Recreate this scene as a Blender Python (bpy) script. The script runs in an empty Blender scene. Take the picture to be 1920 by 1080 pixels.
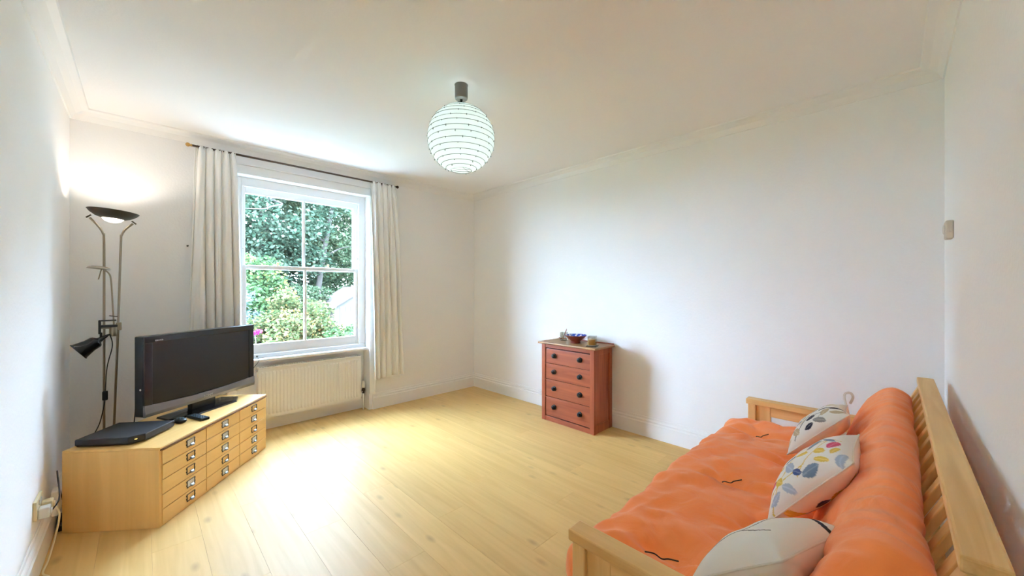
import bpy, bmesh, math, random
from mathutils import Vector, Matrix, noise
random.seed(7)
S = bpy.context.scene
COL = S.collection

# ------------------------------------------------------------------ camera, sky, exposure
PI = math.pi
cam_d = bpy.data.cameras.new('camera'); cam = bpy.data.objects.new('camera', cam_d); COL.objects.link(cam)
cam_d.sensor_width = 36.0; cam_d.sensor_fit = 'HORIZONTAL'; cam_d.lens = 36.0 * 707.0 / 1920.0
cam_d.shift_y = 1.0 / 1920.0; cam_d.clip_start = 0.02; cam_d.clip_end = 300
cam.location = (0, 0, 1.3); cam.rotation_euler = (PI / 2, 0, math.radians(45.5) - PI / 2)
S.camera = cam

SKY_STRENGTH = 51.0
world = bpy.data.worlds.new('overcast_sky'); S.world = world; world.use_nodes = True
bg = world.node_tree.nodes['Background']
bg.inputs['Color'].default_value = (0.54, 0.735, 1.0, 1); bg.inputs['Strength'].default_value = SKY_STRENGTH

vs = S.view_settings
vs.view_transform = 'Standard'; vs.look = 'None'; vs.gamma = 1.0; vs.use_curve_mapping = False
vs.exposure = 0.62
S.cycles.max_bounces = 15; S.cycles.diffuse_bounces = 13; S.cycles.transparent_max_bounces = 12   # white room: let the light bounce
TORCH_W = 5.0      # uplighter lamp
PENDANT_W = 2.2    # bulb in the paper globe

# ------------------------------------------------------------------ room dimensions
XL, XR = -0.35, 3.178          # left wall / right wall
YF, YB = -0.19, 3.957          # wall behind the sofa / window wall
H = 2.53
NX0, NX1 = 0.58, 1.74          # window recess
NZ1 = 2.29                     # head of the recess
NYB = 4.09                     # back of recess below the sill
YO = 4.25                      # outer face of the window wall

# ------------------------------------------------------------------ materials
def new_mat(name):
    m = bpy.data.materials.new(name); m.use_nodes = True
    nt = m.node_tree; return m, nt, nt.nodes['Principled BSDF']
def plain(name, col, rough=0.5, metal=0.0, spec=0.5, bump=0.0, bscale=200.0, var=0.0):
    m, nt, b = new_mat(name)
    b.inputs['Base Color'].default_value = (*col, 1); b.inputs['Roughness'].default_value = rough
    b.inputs['Metallic'].default_value = metal; b.inputs['Specular IOR Level'].default_value = spec
    if bump or var:
        tc = nt.nodes.new('ShaderNodeTexCoord'); n = nt.nodes.new('ShaderNodeTexNoise')
        n.inputs['Scale'].default_value = bscale; n.inputs['Detail'].default_value = 4
        nt.links.new(tc.outputs['Object'], n.inputs['Vector'])
        if bump:
            bp = nt.nodes.new('ShaderNodeBump'); bp.inputs['Strength'].default_value = bump; bp.inputs['Distance'].default_value = 0.003
            nt.links.new(n.outputs['Fac'], bp.inputs['Height']); nt.links.new(bp.outputs['Normal'], b.inputs['Normal'])
        if var:
            mx = nt.nodes.new('ShaderNodeMix'); mx.data_type = 'RGBA'
            mx.inputs['A'].default_value = (*[c * (1 - var) for c in col], 1); mx.inputs['B'].default_value = (*[min(1, c * (1 + var)) for c in col], 1)
            nt.links.new(n.outputs['Fac'], mx.inputs['Factor']); nt.links.new(mx.outputs['Result'], b.inputs['Base Color'])
    return m
def wood(name, dark, light, axis=0, rough=0.45, scale=1.0, per_object=False, knots=0.0, coat=0.0, spec=0.5):
    """streaky grain along one local axis"""
    m, nt, b = new_mat(name); N = nt.nodes; L = nt.links
    tc = N.new('ShaderNodeTexCoord'); mp = N.new('ShaderNodeMapping')
    sc = [28.0 * scale] * 3; sc[axis] = 1.6 * scale; mp.inputs['Scale'].default_value = sc
    src = tc.outputs['Object']
    if per_object:
        oi = N.new('ShaderNodeObjectInfo'); mul = N.new('ShaderNodeMath'); mul.operation = 'MULTIPLY'; mul.inputs[1].default_value = 37.0
        L.new(oi.outputs['Random'], mul.inputs[0])
        add = N.new('ShaderNodeVectorMath'); add.operation = 'ADD'; L.new(src, add.inputs[0]); L.new(mul.outputs[0], add.inputs[1]); src = add.outputs[0]
    L.new(src, mp.inputs['Vector'])
    n1 = N.new('ShaderNodeTexNoise'); n1.inputs['Scale'].default_value = 1.0; n1.inputs['Detail'].default_value = 5; n1.inputs['Distortion'].default_value = 0.8
    L.new(mp.outputs['Vector'], n1.inputs['Vector'])
    rmp = N.new('ShaderNodeValToRGB'); rmp.color_ramp.elements[0].position = 0.3; rmp.color_ramp.elements[1].position = 0.72
    rmp.color_ramp.elements[0].color = (*dark, 1); rmp.color_ramp.elements[1].color = (*light, 1)
    L.new(n1.outputs['Fac'], rmp.inputs['Fac']); out = rmp.outputs['Color']
    if per_object:
        hs = N.new('ShaderNodeHueSaturation'); mr = N.new('ShaderNodeMapRange')
        mr.inputs['To Min'].default_value = 0.955; mr.inputs['To Max'].default_value = 1.04
        L.new(oi.outputs['Random'], mr.inputs['Value']); L.new(mr.outputs[0], hs.inputs['Value']); L.new(out, hs.inputs['Color']); out = hs.outputs['Color']
    if knots:
        mp2 = N.new('ShaderNodeMapping'); s2 = [9.0] * 3; s2[axis] = 4.0; mp2.inputs['Scale'].default_value = s2
        L.new(src, mp2.inputs['Vector'])
        vo = N.new('ShaderNodeTexVoronoi'); vo.inputs['Scale'].default_value = 0.8; L.new(mp2.outputs[0], vo.inputs['Vector'])
        r2 = N.new('ShaderNodeValToRGB'); r2.color_ramp.elements[0].position = 0.04; r2.color_ramp.elements[1].position = 0.16
        r2.color_ramp.elements[0].color = (knots, knots, knots, 1); r2.color_ramp.elements[1].color = (0, 0, 0, 1)
        L.new(vo.outputs['Distance'], r2.inputs['Fac'])
        mx = N.new('ShaderNodeMix'); mx.data_type = 'RGBA'; mx.inputs['B'].default_value = (*[c * 0.45 for c in dark], 1)
        L.new(r2.outputs['Color'], mx.inputs['Factor']); L.new(out, mx.inputs['A']); out = mx.outputs['Result']
    L.new(out, b.inputs['Base Color'])
    b.inputs['Roughness'].default_value = rough; b.inputs['Coat Weight'].default_value = coat; b.inputs['Specular IOR Level'].default_value = spec
    bp = N.new('ShaderNodeBump'); bp.inputs['Strength'].default_value = 0.06; bp.inputs['Distance'].default_value = 0.002
    L.new(n1.outputs['Fac'], bp.inputs['Height']); L.new(bp.outputs['Normal'], b.inputs['Normal'])
    return m
def emit(name, col, strength):
    m, nt, b = new_mat(name)
    b.inputs['Base Color'].default_value = (*col, 1); b.inputs['Emission Color'].default_value = (*col, 1); b.inputs['Emission Strength'].default_value = strength
    return m

M = {}
M['wall'] = plain('wall_paint', (0.92, 0.925, 0.935), 0.85, spec=0.2, bump=0.35, bscale=70)
M['ceiling'] = plain('ceiling_paint', (0.92, 0.925, 0.94), 0.9, spec=0.2, bump=0.2, bscale=90)
M['gloss_white'] = plain('white_gloss_paint', (0.91, 0.915, 0.92), 0.35)
M['rad_white'] = plain('radiator_enamel', (0.88, 0.86, 0.83), 0.35)
M['floor'] = wood('laminate_board', (0.58, 0.36, 0.115), (0.68, 0.445, 0.165), 1, rough=0.45, scale=0.8, per_object=True, knots=0.5, spec=0.6)
M['seam'] = plain('floor_joint', (0.55, 0.345, 0.12), 0.7)
for i, a in enumerate('xyz'):
    M['pine_' + a] = wood('pine_' + a, (0.66, 0.375, 0.12), (0.82, 0.545, 0.23), i, rough=0.42, knots=0.5)
    M['birch_' + a] = wood('birch_' + a, (0.74, 0.44, 0.14), (0.84, 0.53, 0.19), i, rough=0.4, scale=0.6)
    M['oak_' + a] = wood('red_oak_' + a, (0.235, 0.045, 0.017), (0.375, 0.088, 0.032), i, rough=0.38, scale=1.2)
M['oak_front'] = wood('oak_drawer_front', (0.235, 0.045, 0.017), (0.375, 0.088, 0.032), 1, rough=0.38, scale=0.9)
M['oak_top'] = wood('oak_top', (0.27, 0.135, 0.045), (0.38, 0.205, 0.08), 1, rough=0.35, scale=1.0)
M['edge_brown'] = plain('drawer_gap', (0.20, 0.085, 0.03), 0.6)
M['black'] = plain('black_plastic', (0.010, 0.010, 0.012), 0.35, spec=0.35)
M['black_matt'] = plain('black_matt', (0.02, 0.02, 0.024), 0.5)
M['bezel'] = plain('dark_bezel', (0.012, 0.011, 0.013), 0.12)
M['screen'] = plain('tv_screen', (0.014, 0.010, 0.009), 0.30, spec=0.35)
M['silver'] = plain('silver_plastic', (0.22, 0.21, 0.22), 0.35, metal=0.6)
M['nickel'] = plain('brushed_nickel', (0.36, 0.31, 0.24), 0.30, metal=1.0)
M['dark_metal'] = plain('dark_metal', (0.10, 0.08, 0.06), 0.4, metal=0.9)
M['chrome'] = plain('chrome', (0.60, 0.62, 0.66), 0.2, metal=1.0)
M['steel'] = plain('dull_steel', (0.34, 0.37, 0.42), 0.38, metal=1.0)
M['brass'] = plain('brass', (0.55, 0.33, 0.12), 0.3, metal=1.0)
M['bronze'] = plain('bronze_pole', (0.07, 0.04, 0.025), 0.4, metal=0.5)
M['card'] = plain('white_card', (0.80, 0.79, 0.74), 0.8)
M['grey_cap'] = plain('grey_ceiling_cup', (0.22, 0.22, 0.21), 0.35, metal=0.5)
M['cream_plastic'] = plain('cream_plastic', (0.78, 0.70, 0.48), 0.45)
M['white_plastic'] = plain('white_plastic', (0.80, 0.79, 0.76), 0.4)
M['beige_plastic'] = plain('beige_plastic', (0.66, 0.61, 0.53), 0.5)
M['terracotta'] = plain('terracotta_glaze', (0.20, 0.035, 0.02), 0.3)
M['wax'] = plain('candle_wax', (0.80, 0.52, 0.20), 0.5)
M['ribbon'] = plain('dark_ribbon', (0.03, 0.015, 0.012), 0.7)
M['button_blue'] = plain('blue_grey_buttons', (0.16, 0.30, 0.42), 0.4)
M['led'] = emit('status_light', (1.0, 0.7, 0.2), 1.0)
M['text'] = plain('logo_silver', (0.55, 0.55, 0.55), 0.4)

# glazed bowl inside: blue and white
def mk_bowl_in():
    m, nt, b = new_mat('blue_white_glaze'); N = nt.nodes; L = nt.links
    tc = N.new('ShaderNodeTexCoord'); v = N.new('ShaderNodeTexVoronoi'); v.inputs['Scale'].default_value = 38; L.new(tc.outputs['Object'], v.inputs['Vector'])
    r = N.new('ShaderNodeValToRGB'); r.color_ramp.elements[0].color = (0.75, 0.8, 0.85, 1); r.color_ramp.elements[1].color = (0.02, 0.07, 0.35, 1)
    r.color_ramp.elements[0].position = 0.25; r.color_ramp.elements[1].position = 0.45
    L.new(v.outputs['Distance'], r.inputs['Fac']); L.new(r.outputs['Color'], b.inputs['Base Color']); b.inputs['Roughness'].default_value = 0.2
    return m
M['bowl_in'] = mk_bowl_in()

# clear glass that lets light straight through, with a mirror share by angle
def mk_glass(name, tint=(1, 1, 1), refl=1.0):
    m = bpy.data.materials.new(name); m.use_nodes = True; nt = m.node_tree; N = nt.nodes; L = nt.links
    N.remove(N['Principled BSDF']); out = N['Material Output']
    t = N.new('ShaderNodeBsdfTransparent'); t.inputs['Color'].default_value = (*tint, 1)
    g = N.new('ShaderNodeBsdfGlossy'); g.inputs['Roughness'].default_value = 0.02; g.inputs['Color'].default_value = (1, 1, 1, 1)
    fr = N.new('ShaderNodeFresnel'); fr.inputs['IOR'].default_value = 1.5
    mul = N.new('ShaderNodeMath'); mul.operation = 'MULTIPLY'; mul.inputs[1].default_value = refl
    mx = N.new('ShaderNodeMixShader'); L.new(fr.outputs[0], mul.inputs[0]); L.new(mul.outputs[0], mx.inputs[0])
    L.new(t.outputs[0], mx.inputs[1]); L.new(g.outputs[0], mx.inputs[2]); L.new(mx.outputs[0], out.inputs['Surface'])
    return m
M['pane'] = mk_glass('window_glass', (0.97, 0.99, 0.98), 1.6)
M['tumbler'] = mk_glass('tumbler_glass', (0.86, 0.87, 0.84), 1.0)

def mk_fabric(name, col, col2, rough=0.85, bscale=9.0, bstr=0.5, sheen=0.3, trans=0.0):
    m, nt, b = new_mat(name); N = nt.nodes; L = nt.links
    tc = N.new('ShaderNodeTexCoord'); n = N.new('ShaderNodeTexNoise'); n.inputs['Scale'].default_value = bscale; n.inputs['Detail'].default_value = 6; n.inputs['Distortion'].default_value = 1.2
    L.new(tc.outputs['Object'], n.inputs['Vector'])
    mx = N.new('ShaderNodeMix'); mx.data_type = 'RGBA'; mx.inputs['A'].default_value = (*col, 1); mx.inputs['B'].default_value = (*col2, 1)
    L.new(n.outputs['Fac'], mx.inputs['Factor']); L.new(mx.outputs['Result'], b.inputs['Base Color'])
    b.inputs['Roughness'].default_value = rough; b.inputs['Sheen Weight'].default_value = sheen; b.inputs['Specular IOR Level'].default_value = 0.25
    n2 = N.new('ShaderNodeTexNoise'); n2.inputs['Scale'].default_value = 420; L.new(tc.outputs['Object'], n2.inputs['Vector'])
    bp2 = N.new('ShaderNodeBump'); bp2.inputs['Strength'].default_value = 0.15; bp2.inputs['Distance'].default_value = 0.001; L.new(n2.outputs['Fac'], bp2.inputs['Height'])
    bp = N.new('ShaderNodeBump'); bp.inputs['Strength'].default_value = bstr; bp.inputs['Distance'].default_value = 0.012
    L.new(n.outputs['Fac'], bp.inputs['Height']); L.new(bp2.outputs['Normal'], bp.inputs['Normal']); L.new(bp.outputs['Normal'], b.inputs['Normal'])
    return m
M['orange'] = mk_fabric('orange_cotton', (0.84, 0.19, 0.04), (0.91, 0.28, 0.07), bscale=8.0, bstr=0.7)
M['curtain'] = mk_fabric('curtain_cotton', (0.88, 0.87, 0.85), (0.92, 0.91, 0.89), bscale=3.0, bstr=0.1)
def mk_print(name, rough=0.85):
    m, nt, b = new_mat(name); a = nt.nodes.new('ShaderNodeAttribute'); a.attribute_name = 'print'
    nt.links.new(a.outputs['Color'], b.inputs['Base Color']); b.inputs['Roughness'].default_value = rough; b.inputs['Specular IOR Level'].default_value = 0.2
    return m
M['print'] = mk_print('printed_cotton')
M['leaf'] = None
def mk_leaf():
    m = bpy.data.materials.new('leaf'); m.use_nodes = True; nt = m.node_tree; N = nt.nodes; L = nt.links
    N.remove(N['Principled BSDF']); a = N.new('ShaderNodeAttribute'); a.attribute_name = 'leafcol'
    d = N.new('ShaderNodeBsdfDiffuse'); t = N.new('ShaderNodeBsdfTranslucent'); L.new(a.outputs['Color'], d.inputs['Color']); L.new(a.outputs['Color'], t.inputs['Color'])
    mx = N.new('ShaderNodeMixShader'); mx.inputs[0].default_value = 0.35; L.new(d.outputs[0], mx.inputs[1]); L.new(t.outputs[0], mx.inputs[2])
    L.new(mx.outputs[0], N['Material Output'].inputs['Surface']); return m
M['leaf'] = mk_leaf()
M['bark'] = plain('bark', (0.035, 0.028, 0.022), 0.9, bump=0.6, bscale=20, var=0.3)
M['grass'] = plain('lawn', (0.035, 0.07, 0.02), 0.95, bump=0.8, bscale=14, var=0.35)
M['shed_wall'] = plain('shed_boards', (0.060, 0.052, 0.042), 0.8, var=0.2, bscale=8)
M['shed_roof'] = plain('shed_roof_felt', (0.042, 0.027, 0.026), 0.9, var=0.2, bscale=12)
def mk_paper():
    m = bpy.data.materials.new('lantern_paper'); m.use_nodes = True; nt = m.node_tree; N = nt.nodes; L = nt.links
    N.remove(N['Principled BSDF'])
    d = N.new('ShaderNodeBsdfDiffuse'); d.inputs['Color'].default_value = (0.88, 0.92, 0.90, 1)
    t = N.new('ShaderNodeBsdfTranslucent'); t.inputs['Color'].default_value = (0.80, 0.92, 0.90, 1)
    mx = N.new('ShaderNodeMixShader'); mx.inputs[0].default_value = 0.5; L.new(d.outputs[0], mx.inputs[1]); L.new(t.outputs[0], mx.inputs[2])
    L.new(mx.outputs[0], N['Material Output'].inputs['Surface']); return m
M['paper'] = mk_paper()

# ------------------------------------------------------------------ mesh helpers
def link(name, me, mat=None, parent=None, smooth=False):
    o = bpy.data.objects.new(name, me); COL.objects.link(o)
    if mat is not None:
        for mm in (mat if isinstance(mat, (list, tuple)) else [mat]): me.materials.append(mm)
    if parent is not None: o.parent = parent
    if smooth:
        me.polygons.foreach_set('use_smooth', [True] * len(me.polygons))
    return o
def from_bm(name, bm, mat, parent=None, smooth=False):
    me = bpy.data.meshes.new(name); bm.normal_update(); bm.to_mesh(me); bm.free()
    return link(name, me, mat, parent, smooth)
def bbox(bm, x0, x1, y0, y1, z0, z1, bevel=0.0, seg=2, mtx=None):
    r = bmesh.ops.create_cube(bm, size=1.0); vs_ = r['verts']
    for v in vs_:
        v.co = Vector((x0 + (v.co.x + .5) * (x1 - x0), y0 + (v.co.y + .5) * (y1 - y0), z0 + (v.co.z + .5) * (z1 - z0)))
    if bevel > 0:
        es = {e for v in vs_ for e in v.link_edges}
        rb = bmesh.ops.bevel(bm, geom=list(es), offset=bevel, segments=seg, affect='EDGES', profile=0.5)
        vs_ = list({v for f_ in rb['faces'] for v in f_.verts} | {v for v in vs_ if v.is_valid})
    if mtx is not None:
        bmesh.ops.transform(bm, matrix=mtx, verts=vs_)
    return vs_
def box(name, x0, x1, y0, y1, z0, z1, mat, parent=None, bevel=0.0, seg=2, mtx=None):
    bm = bmesh.new(); bbox(bm, x0, x1, y0, y1, z0, z1, bevel, seg, mtx); return from_bm(name, bm, mat, parent)
def tube_bm(bm, pts, r, n=10, caps=True):
    pts = [Vector(p) for p in pts]; rs = r if isinstance(r, (list, tuple)) else [r] * len(pts); rings = []
    up = None
    for i, p in enumerate(pts):
        t = (pts[min(i + 1, len(pts) - 1)] - pts[max(i - 1, 0)]).normalized()
        if up is None: up = t.orthogonal().normalized()
        else: up = (up - t * up.dot(t)).normalized() if (up - t * up.dot(t)).length > 1e-6 else t.orthogonal().normalized()
        s_ = t.cross(up)
        rings.append([bm.verts.new(p + (up * math.cos(2 * PI * k / n) + s_ * math.sin(2 * PI * k / n)) * rs[i]) for k in range(n)])
    for a, b in zip(rings, rings[1:]):
        for k in range(n): bm.faces.new((a[k], a[(k + 1) % n], b[(k + 1) % n], b[k]))
    if caps: bm.faces.new(list(reversed(rings[0]))); bm.faces.new(rings[-1])
def tube(name, pts, r, mat, parent=None, n=10):
    bm = bmesh.new(); tube_bm(bm, pts, r, n); return from_bm(name, bm, mat, parent, True)
def smooth_path(pts, k=6):
    pts = [Vector(p) for p in pts]; out = []
    P_ = [pts[0]] + pts + [pts[-1]]
    for i in range(1, len(P_) - 2):
        for j in range(k):
            t = j / k; a, b, c, d = P_[i - 1], P_[i], P_[i + 1], P_[i + 2]
            out.append(0.5 * ((2 * b) + (c - a) * t + (2 * a - 5 * b + 4 * c - d) * t * t + (3 * b - a - 3 * c + d) * t ** 3))
    out.append(pts[-1]); return out
def lathe_bm(bm, prof, n=32, center=(0, 0, 0), mtx=None):
    rings = []; new = []
    for r, z in prof:
        if r < 1e-6:
            v = bm.verts.new((0, 0, z)); rings.append([v]); new.append(v)
        else:
            ring = [bm.verts.new((r * math.cos(2 * PI * k / n), r * math.sin(2 * PI * k / n), z)) for k in range(n)]; rings.append(ring); new += ring
    for a, b in zip(rings, rings[1:]):
        for k in range(n):
            k2 = (k + 1) % n
            if len(a) == 1 and len(b) == 1: continue
            if len(a) == 1: bm.faces.new((a[0], b[k2], b[k]))
            elif len(b) == 1: bm.faces.new((a[k], a[k2], b[0]))
            else: bm.faces.new((a[k], a[k2], b[k2], b[k]))
    m4 = Matrix.Translation(center) @ (mtx.to_4x4() if mtx else Matrix.Identity(4))
    bmesh.ops.transform(bm, matrix=m4, verts=new)
def lathe(name, prof, mat, parent=None, n=32, center=(0, 0, 0), mtx=None, smooth=True):
    bm = bmesh.new(); lathe_bm(bm, prof, n, center, mtx); bmesh.ops.recalc_face_normals(bm, faces=bm.faces); return from_bm(name, bm, mat, parent, smooth)
def prism(name, prof, p0, p1, out, mat, parent=None):
    """sweep a 2-D profile (distance out from wall, height) straight from p0 to p1"""
    p0, p1, out = Vector(p0), Vector(p1), Vector(out); bm = bmesh.new()
    a = [bm.verts.new(p0 + out * d + Vector((0, 0, z))) for d, z in prof]; b = [bm.verts.new(p1 + out * d + Vector((0, 0, z))) for d, z in prof]
    n = len(prof)
    for k in range(n): bm.faces.new((a[k], a[(k + 1) % n], b[(k + 1) % n], b[k]))
    bm.faces.new(a); bm.faces.new(list(reversed(b))); bmesh.ops.recalc_face_normals(bm, faces=bm.faces)
    return from_bm(name, bm, mat, parent)
def tag(o, label, cat, group=None):
    o['label'] = label; o['category'] = cat
    if group: o['group'] = group
    return o
def thing(name, label, cat, loc=(0, 0, 0), rz=0.0, group=None):
    o = bpy.data.objects.new(name, None); COL.objects.link(o); o.location = loc; o.rotation_euler = (0, 0, rz); o.empty_display_size = 0.1
    return tag(o, label, cat, group)
def struct(o): o['kind'] = 'structure'; return o
def text_mesh(name, s, size, mtx, mat, parent, depth=0.0006):
    cu = bpy.data.curves.new(name, 'FONT'); cu.body = s; cu.size = size; cu.align_x = 'CENTER'; cu.align_y = 'CENTER'; cu.extrude = depth; cu.space_character = 1.15
    t = bpy.data.objects.new(name, cu); COL.objects.link(t); bpy.context.view_layer.update()
    me = bpy.data.meshes.new_from_object(t.evaluated_get(bpy.context.evaluated_depsgraph_get())); bpy.data.objects.remove(t)
    me.transform(mtx); me.materials.clear(); return link(name, me, mat, parent)

# ------------------------------------------------------------------ room shell
fl = struct(box('floor', XL - .1, XR + .1, YF - .1, 4.2, -0.12, -0.012, M['seam']))
PW, PL = 0.193, 1.285
rows = int((XR - XL) / PW) + 1
plank_cache = {}
for r in range(rows):
    x0 = XL + r * PW; x1 = min(x0 + PW, XR)
    if x1 - x0 < 0.02: continue
    y = YF - ((r * 0.43) % 1.0) * PL
    while y < NYB:
        a, b = max(y, YF), min(y + PL, NYB)
        if b - a > 0.01:
            key = (round(x1 - x0, 3), round(b - a, 3))
            if key not in plank_cache:
                bm = bmesh.new(); bbox(bm, 0.0002, key[0] - 0.0002, 0.0002, key[1] - 0.0002, -0.012, 0.0, bevel=0.0005, seg=1)
                me = bpy.data.meshes.new('floor_plank'); bm.normal_update(); bm.to_mesh(me); bm.free(); me.materials.append(M['floor']); plank_cache[key] = me
            p = bpy.data.objects.new('floor_plank', plank_cache[key]); COL.objects.link(p); p.parent = fl; p.location = (x0, a, 0)
        y += PL
struct(box('ceiling', XL - .1, XR + .1, YF - .1, YO, H, H + 0.1, M['ceiling']))
struct(box('wall_left', XL - .1, XL, YF - .1, YO, -.02, H, M['wall']))
struct(box('wall_right', XR, XR + .1, YF - .1, YO, -.02, H, M['wall']))
struct(box('wall_front', XL, XR, YF - .1, YF, -.02, H, M['wall']))
bm = bmesh.new()
bbox(bm, XL, NX0, YB, YO, -.02, H); bbox(bm, NX1, XR, YB, YO, -.02, H); bbox(bm, NX0, NX1, YB, YO, NZ1, H); bbox(bm, NX0, NX1, NYB, YO, -.02, 0.665)
struct(from_bm('wall_back', bm, M['wall']))
# skirting boards
SK = [(0, 0), (0.020, 0), (0.020, 0.118), (0.013, 0.124), (0.010, 0.130), (0.016, 0.134), (0.017, 0.142), (0.013, 0.148), (0.006, 0.153), (0.005, 0.168), (0.003, 0.172), (0, 0.172)]
struct(prism('baseboard_back', SK, (NX1 + .035, YB, 0), (XR, YB, 0), (0, -1, 0), M['gloss_white']))
struct(prism('baseboard_back', SK, (XL, YB, 0), (NX0 - .035, YB, 0), (0, -1, 0), M['gloss_white']))
struct(prism('baseboard_right', SK, (XR, YF, 0), (XR, YB, 0), (-1, 0, 0), M['gloss_white']))
struct(prism('baseboard_left', SK, (XL, YB, 0), (XL, YF, 0), (1, 0, 0), M['gloss_white']))
struct(prism('baseboard_front', SK, (XL, YF, 0), (XR, YF, 0), (0, 1, 0), M['gloss_white']))
struct(prism('baseboard_recess', [(0, 0), (0.015, 0), (0.015, 0.10), (0.009, 0.11), (0, 0.11)], (NX0, NYB, 0), (NX1, NYB, 0), (0, -1, 0), M['gloss_white']))
# cornice
CV = [(0, H - .066), (0.008, H - .066), (0.012, H - .058), (0.03, H - .03), (0.06, H - .014), (0.09, H - .008), (0.095, H), (0, H)]
struct(prism('trim_1', CV, (XL, YB, 0), (XR, YB, 0), (0, -1, 0), M['gloss_white']))
struct(prism('trim_2', CV, (XR, YF, 0), (XR, YB, 0), (-1, 0, 0), M['gloss_white']))
struct(prism('trim_3', CV, (XL, YB, 0), (XL, YF, 0), (1, 0, 0), M['gloss_white']))
struct(prism('trim_4', CV, (XL, YF, 0), (XR, YF, 0), (0, 1, 0), M['gloss_white']))
# architrave round the window recess
bm = bmesh.new()
for x0, x1 in ((NX0 - .07, NX0), (NX1, NX1 + .07)):
    bbox(bm, x0, x1, YB - .018, YB + .01, 0.17, NZ1 + .07, bevel=.004)
    xo = x0 if x0 < 1 else x1 - .016
    bbox(bm, xo, xo + .016, YB - .028, YB + .01, 0.17, NZ1 + .07, bevel=.004)
bbox(bm, NX0 - .07, NX1 + .07, YB - .018, YB + .01, NZ1, NZ1 + .075, bevel=.004)
bbox(bm, NX0 - .075, NX1 + .075, YB - .032, YB + .01, NZ1 + .075, NZ1 + .09, bevel=.004)
bbox(bm, NX0 - .07, NX1 + .07, YB - .024, YB + .01, NZ1 - .004, NZ1 + .012, bevel=.004)
struct(from_bm('trim_5', bm, M['gloss_white']))

# ------------------------------------------------------------------ sash window
win = bpy.data.objects.new('window_1', None); COL.objects.link(win); win.location = (0, 4.1, 0); win['kind'] = 'structure'
WX0, WX1, WZ0, WZ1 = 0.627, 1.683, 0.70, 2.225
bm = bmesh.new()
bbox(bm, NX0, WX0, -.04, .12, .665, NZ1, bevel=.003); bbox(bm, WX1, NX1, -.04, .12, .665, NZ1, bevel=.003)
bbox(bm, WX0, WX1, -.04, .12, WZ1, NZ1, bevel=.003); bbox(bm, WX0, WX1, .0, .15, .665, WZ0, bevel=.003)
bbox(bm, WX0, WX0 + .012, -.045, -.025, .70, WZ1, bevel=.002); bbox(bm, WX1 - .012, WX1, -.045, -.025, .70, WZ1, bevel=.002); bbox(bm, WX0, WX1, -.045, -.025, WZ1 - .014, WZ1, bevel=.002)
from_bm('window_frame', bm, M['gloss_white'], win)
def sash(y0, y1, z0, z1, bot, top, name):
    bm = bmesh.new(); st = .043
    bbox(bm, WX0, WX0 + st, y0, y1, z0, z1, bevel=.004); bbox(bm, WX1 - st, WX1, y0, y1, z0, z1, bevel=.004)
    bbox(bm, WX0 + st, WX1 - st, y0, y1, z0, z0 + bot, bevel=.004); bbox(bm, WX0 + st, WX1 - st, y0, y1, z1 - top, z1, bevel=.004)
    s_ = from_bm(name, bm, M['gloss_white'], win); xm = (WX0 + WX1) / 2; ym = (y0 + y1) / 2
    box('glazing_bar', xm - .011, xm + .011, y0 + .004, y1 - .004, z0 + bot - .002, z1 - top + .002, M['gloss_white'], s_, bevel=.004)
    for a, b in ((WX0 + st - .004, xm), (xm, WX1 - st + .004)):
        me = bpy.data.meshes.new('pane')
        me.from_pydata([(a, ym, z0 + bot - .004), (b, ym, z0 + bot - .004), (b, ym, z1 - top + .004), (a, ym, z1 - top + .004)], [], [(0, 1, 2, 3)])
        link('pane', me, M['pane'], s_)
    return s_
s_low = sash(-.022, .018, WZ0, 1.512, .092, .035, 'lower_sash')
s_up = sash(.024, .064, 1.476, WZ1, .035, .06, 'upper_sash')
for x in (0.92, 1.37):
    lathe('sash_fastener', [(0, 0), (.014, 0), (.014, .006), (.006, .009), (.006, .02), (.011, .026), (.008, .034), (0, .036)], M['brass'], s_low, 12, (x, -.002, 1.511))
for x, z in ((WX0 + .012, 1.66), (WX1 - .010, 1.62)):
    lathe('sash_stop', [(0, 0), (.009, 0), (.009, .008), (.005, .014), (0, .015)], M['dark_metal'], win, 10, (x, -.024, z), Matrix.Rotation(PI / 2, 3, 'X'))
# window board
struct(box('trim_6', NX0 - .0, NX1, 3.975, 4.1, .640, .668, M['gloss_white'], bevel=.008))
struct(box('trim_7', NX0 - .0, NX1, 4.045, 4.1, .668, .705, M['gloss_white'], bevel=.006))
for i, x in enumerate((.60, .70, .745)):
    lathe('hook', [(0, 0), (.008, 0), (.008, .004), (.003, .006), (.003, .02), (0, .02)], M['dark_metal'], win, 8, (x, -.056, .686), Matrix.Rotation(PI / 2, 3, 'X'))

# ------------------------------------------------------------------ radiator in the recess
rad = thing('radiator', 'white ribbed panel radiator below the window board', 'radiator', (0, 4.02, 0))
RX0, RX1, RZ0, RZ1 = 0.745, 1.665, 0.125, 0.590
bm = bmesh.new(); nrib = 30; cols = []
pitch = (RX1 - RX0 - .04) / nrib
prof = [(RX0, 0)] + [(RX0 + .02 + pitch * (k + t), d) for k in range(nrib) for t, d in ((.0, 0), (.12, -.007), (.55, -.007), (.67, 0))] + [(RX1, 0)]
for zz, fac in ((RZ0, 0), (RZ0 + .03, 0), (RZ0 + .045, 1), (RZ1 - .055, 1), (RZ1 - .04, 0), (RZ1 - .012, 0)):
    cols.append([bm.verts.new((x, -.035 + d * fac, zz)) for x, d in prof])
for a, b in zip(cols, cols[1:]):
    for k in range(len(prof) - 1): bm.faces.new((a[k], a[k + 1], b[k + 1], b[k]))
from_bm('front_panel', bm, M['rad_white'], rad)
box('back_panel', RX0, RX1, .03, .036, RZ0, RZ1 - .012, M['rad_white'], rad)
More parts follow.
